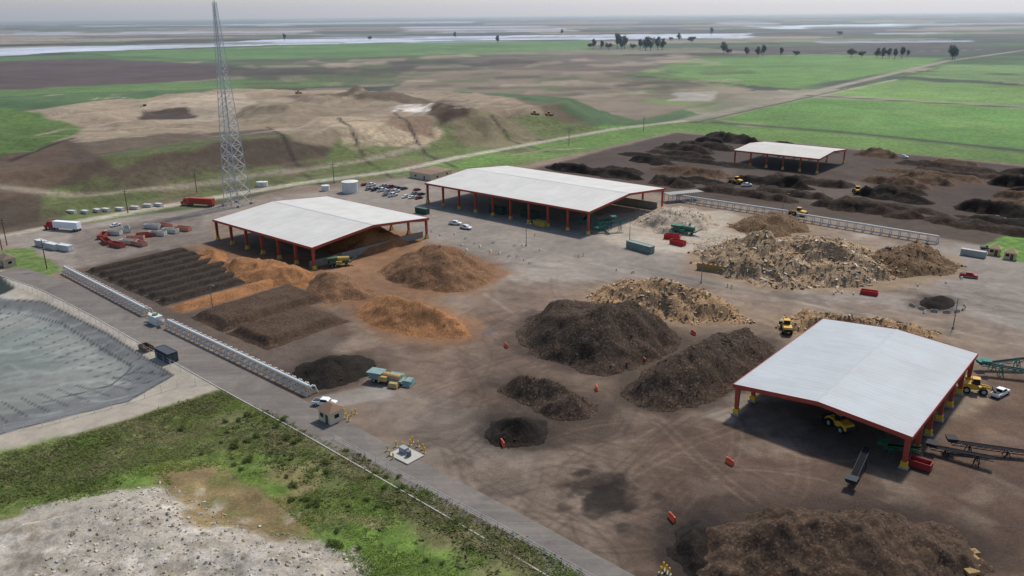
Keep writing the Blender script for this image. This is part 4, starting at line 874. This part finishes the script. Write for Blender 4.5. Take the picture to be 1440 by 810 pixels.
# ------------------------------------------------------------ plants
def leafmat(name,a,b_,sc):
    m,t,b=nt(name); co=node(t,'ShaderNodeTexCoord').outputs['Object']; n=noise(t,co,sc,5,.7); n2=noise(t,co,sc*9,3,.7)
    c=cmix(t,mrange(t,n,.38,.62,0,1),lin(a),lin(b_)); c=cmix(t,1.,c,mrange(t,n2,.3,.7,.75,1.25),'MULTIPLY')
    b.inputs['Roughness'].default_value=.8; b.inputs['Specular IOR Level'].default_value=.15; t.links.new(c,b.inputs['Base Color'])
    tl_=node(t,'ShaderNodeBsdfTranslucent'); t.links.new(c,tl_.inputs[0]); mx=node(t,'ShaderNodeMixShader'); mx.inputs[0].default_value=.45
    t.links.new(b.outputs[0],mx.inputs[1]); t.links.new(tl_.outputs[0],mx.inputs[2]); t.links.new(mx.outputs[0],t.nodes['Material Output'].inputs['Surface']); return m
def tufts(name,polys,n,hmin,hmax,mat,label,excl=(),k=5,spread=.5,thr=(.3,.6),seed=60):
    pw=GP(polys); lo=pw.min(0); hi=pw.max(0); x=rng.uniform(lo[0],hi[0],n*3); y=rng.uniform(lo[1],hi[1],n*3)
    dens=fbm(x/9,y/9,4,seed)
    ok=(sdf(x,y,pw)>.3)&(y>60)&(rng.random(len(x))<sst(thr[0],thr[1],dens)*.95+.05)
    for e in excl: ok&=sdf(x,y,e)<1.
    x,y=x[ok][:n],y[ok][:n]; z=ground_z(x,y); n=len(x)
    hs=rng.uniform(hmin,hmax,n)*(.5+1.*fbm(x/10,y/10,3,70))
    V=[];
    for j in range(k):
        a=rng.uniform(0,6.28,n); w=hs*rng.uniform(.15,.4,n); ox=rng.normal(0,spread,n)*hs; oy=rng.normal(0,spread,n)*hs; b_=rng.uniform(0,6.28,n); ln=hs*rng.uniform(.4,1.1,n); hh=hs*rng.uniform(.15,.6,n)
        p0=np.stack([x+ox-np.cos(a)*w,y+oy-np.sin(a)*w,z-.02],1); p1=np.stack([x+ox+np.cos(a)*w,y+oy+np.sin(a)*w,z-.02],1); p2=np.stack([x+ox+np.cos(b_)*ln,y+oy+np.sin(b_)*ln,z+hh],1)
        V.append(np.stack([p0,p1,p2],1))
    V=np.concatenate(V).reshape(-1,3); F=np.arange(len(V)).reshape(-1,3)
    obj(name,npmesh(name,V,F,mat),label=label,cat='grass',kind='stuff')
vp=[(-60,655),(0,640),(150,602),(310,550),(400,588),(480,632),(620,704),(760,772),(850,830),(900,880),(560,880),(440,770),(330,738),(230,680),(130,700),(-60,745)]
bare=GP([(225,665),(300,655),(390,700),(440,740),(440,760),(300,745),(240,700)])
tufts('grass',vp,48000,.16,.42,leafmat('meadow_green',(112,124,68),(122,146,66),.06),'rough green grass and weeds on the verge',(gravel,bare))
tufts('dry_weeds',[(-60,650),(0,638),(150,600),(312,548),(480,628),(760,770),(850,830),(780,830),(560,720),(420,640),(300,640),(0,700)],15000,.25,.7,leafmat('dry_weed',(144,134,102),(116,116,78),.1),'brown dry weeds along the verge',(gravel,bare),seed=160)
tufts('scrub',[(-60,650),(0,638),(150,600),(312,548),(480,628),(760,770),(850,830),(700,830),(560,760),(420,690),(330,660),(0,720)],5000,.35,1.,leafmat('scrub_olive',(94,104,64),(112,124,68),.1),'olive scrub patches on the verge',(gravel,bare),seed=260,thr=(.5,.62))
def blob_leaves(n,rx,rz_,cz,sz,clumps):
    cs=rng.normal(0,1,(clumps,3)); cs/=np.linalg.norm(cs,axis=1)[:,None]; cs*=rng.uniform(.35,.85,(clumps,1)); cs*=[rx,rx,rz_]
    idx=rng.integers(clumps,size=n); p=cs[idx]+rng.normal(0,.2,(n,3))*[rx,rx,rz_]; p[:,2]+=cz; p[:,2]=np.maximum(p[:,2],.05)
    a=rng.normal(0,1,(n,3)); a/=np.linalg.norm(a,axis=1)[:,None]; b_=np.cross(a,rng.normal(0,1,(n,3))); b_/=np.linalg.norm(b_,axis=1)[:,None]; q=sz*rng.uniform(.5,1.2,(n,1))
    V=np.stack([p-a*q,p+b_*q*.6,p+a*q,p-b_*q*.6],1).reshape(-1,3); return V,np.arange(n*4).reshape(-1,4)
LF=leafmat('shrub_leaf',(92,104,62),(112,124,70),.6); BK=M('bark',(86,70,56),.9,.2,2)
shr=[]
for i in range(5):
    V,F=blob_leaves(420,1.1,.6,.6,.13,9); st=MB()
    for j in range(5): a=j*1.25; st.cyl((0,0,0),(math.cos(a)*.6,math.sin(a)*.6,.9),.05,.02,5)
    shr.append((st.mesh('stem',BK),npmesh('foliage',V,F,LF)))
vpw=GP(vp)
cand=[tuple(G(u,v)) for u,v in [(400,592),(488,634),(505,640),(520,648),(560,672),(390,600)]]
while len(cand)<70:
    x=rng.uniform(-75,40); y=rng.uniform(95,190)
    if inside((x,y),vpw)<1 or inside((x,y),gravel)>-1 or inside((x,y),bare)>-1: continue
    if fbm(np.array([x/12.]),np.array([y/12.]),3,90)[0]<.5: continue
    cand.append((x,y))
for x,y in cand:
    z=float(ground_z(np.array([x]),np.array([y]))[0]); a,b_=shr[rng.integers(5)]; s_=rng.uniform(.4,1.1)
    thing('shrub','low olive green shrub on the grassy verge','shrub',[('stem',a),('foliage',b_)],(x,y,z-.05),rng.uniform(0,6),group='shrubs on the verge',scale=(s_,s_,s_*rng.uniform(.7,1.1)))
TL=leafmat('tree_leaf',(46,58,38),(66,80,50),.15); trs=[]
for i in range(4):
    hh=[16,20,22,13][i]; rx=[7.5,6.5,5,8][i]
    V,F=blob_leaves(900,rx,hh*.36,hh*.62,.95,14); st=MB(); st.cyl((0,0,-.5),(0,0,hh*.55),.5,.25,8)
    for j in range(6): a=j*1.05; st.cyl((0,0,hh*(.25+.04*j)),(math.cos(a)*rx*.6,math.sin(a)*rx*.6,hh*(.55+.05*j)),.22,.07,5)
    trs.append((st.mesh('trunk',BK),npmesh('crown',V,F,TL)))
tp=[(835,69,1.),(846,70,.9),(856,70,1.1),(868,69,1.4),(874,69,1.2),(878,69,1.3),(890,70,.8),(900,70,1.1),(908,71,1.5),(915,71,1.4),(925,71,1.2),(931,70,1.3),(830,68,.7),(955,57,1.),(973,60,1.1),(943,57,.7),(1018,75,1.2),(1024,76,.8),(1050,78,.9),(1066,79,1.1),(1073,79,1.),(1098,79,.9),(1119,79,.9),(1197,80,1.1),(1212,80,1.),(1233,81,1.),(1241,82,1.1),(1250,82,1.),(1258,83,.9),(1268,82,1.1),(1276,81,.8),(1339,84,1.6),(1342,84,1.2),(640,54,.8),(790,48,.9),(400,58,.9),(1180,50,1.1),(700,62,.8),(1000,50,1.),(520,57,.8)]
for i,(u,v,s_) in enumerate(tp):
    a,b_=trs[[2,1,0,3][int(rng.integers(4))] if s_<1.3 else int(rng.choice([1,2]))]; x,y,_=at(u,v)
    q=s_*rng.uniform(.85,1.05)*max(.9,min(1.4,y/1700)); thing('tree','distant dark green tree beside open fields','tree',[('trunk',a),('crown',b_)],(x,y,0),rng.uniform(0,6),group='trees out on the plain',scale=(q*1.1,q*1.1,q))
# ------------------------------------------------------------ atmosphere
hz=MB(); hz.box((0,25400,260),(120000,50000,540))
hm=bpy.data.materials.new('haze_air'); hm.use_nodes=True; t=hm.node_tree; t.nodes.clear(); o_=node(t,'ShaderNodeOutputMaterial'); vs=node(t,'ShaderNodeVolumeScatter'); vs.inputs['Density'].default_value=7e-5; vs.inputs['Color'].default_value=(.64,.81,1,1); vs.inputs['Anisotropy'].default_value=.6
t.links.new(vs.outputs[0],o_.inputs['Volume'])
obj('sky_haze',hz.mesh('sky_haze',hm),kind='structure')
# ------------------------------------------------------------ light
el,azs=math.radians(54),math.radians(35)
w=bpy.data.worlds.new('World'); scene.world=w; w.use_nodes=True; t=w.node_tree; bg=t.nodes['Background']
sky=node(t,'ShaderNodeTexSky',sky_type='NISHITA'); sky.sun_disc=False; sky.sun_elevation=el; sky.sun_rotation=azs; sky.dust_density=1.2; sky.air_density=1.; sky.altitude=50
t.links.new(sky.outputs[0],bg.inputs[0]); bg.inputs[1].default_value=.15
sl=bpy.data.lights.new('sun','SUN'); sl.energy=4.1; sl.angle=math.radians(5); sl.color=(1,.94,.86); so=bpy.data.objects.new('sun',sl); COL.objects.link(so)
dv=Vector((math.sin(azs)*math.cos(el),math.cos(azs)*math.cos(el),math.sin(el))); so.rotation_euler=dv.to_track_quat('Z','Y').to_euler()
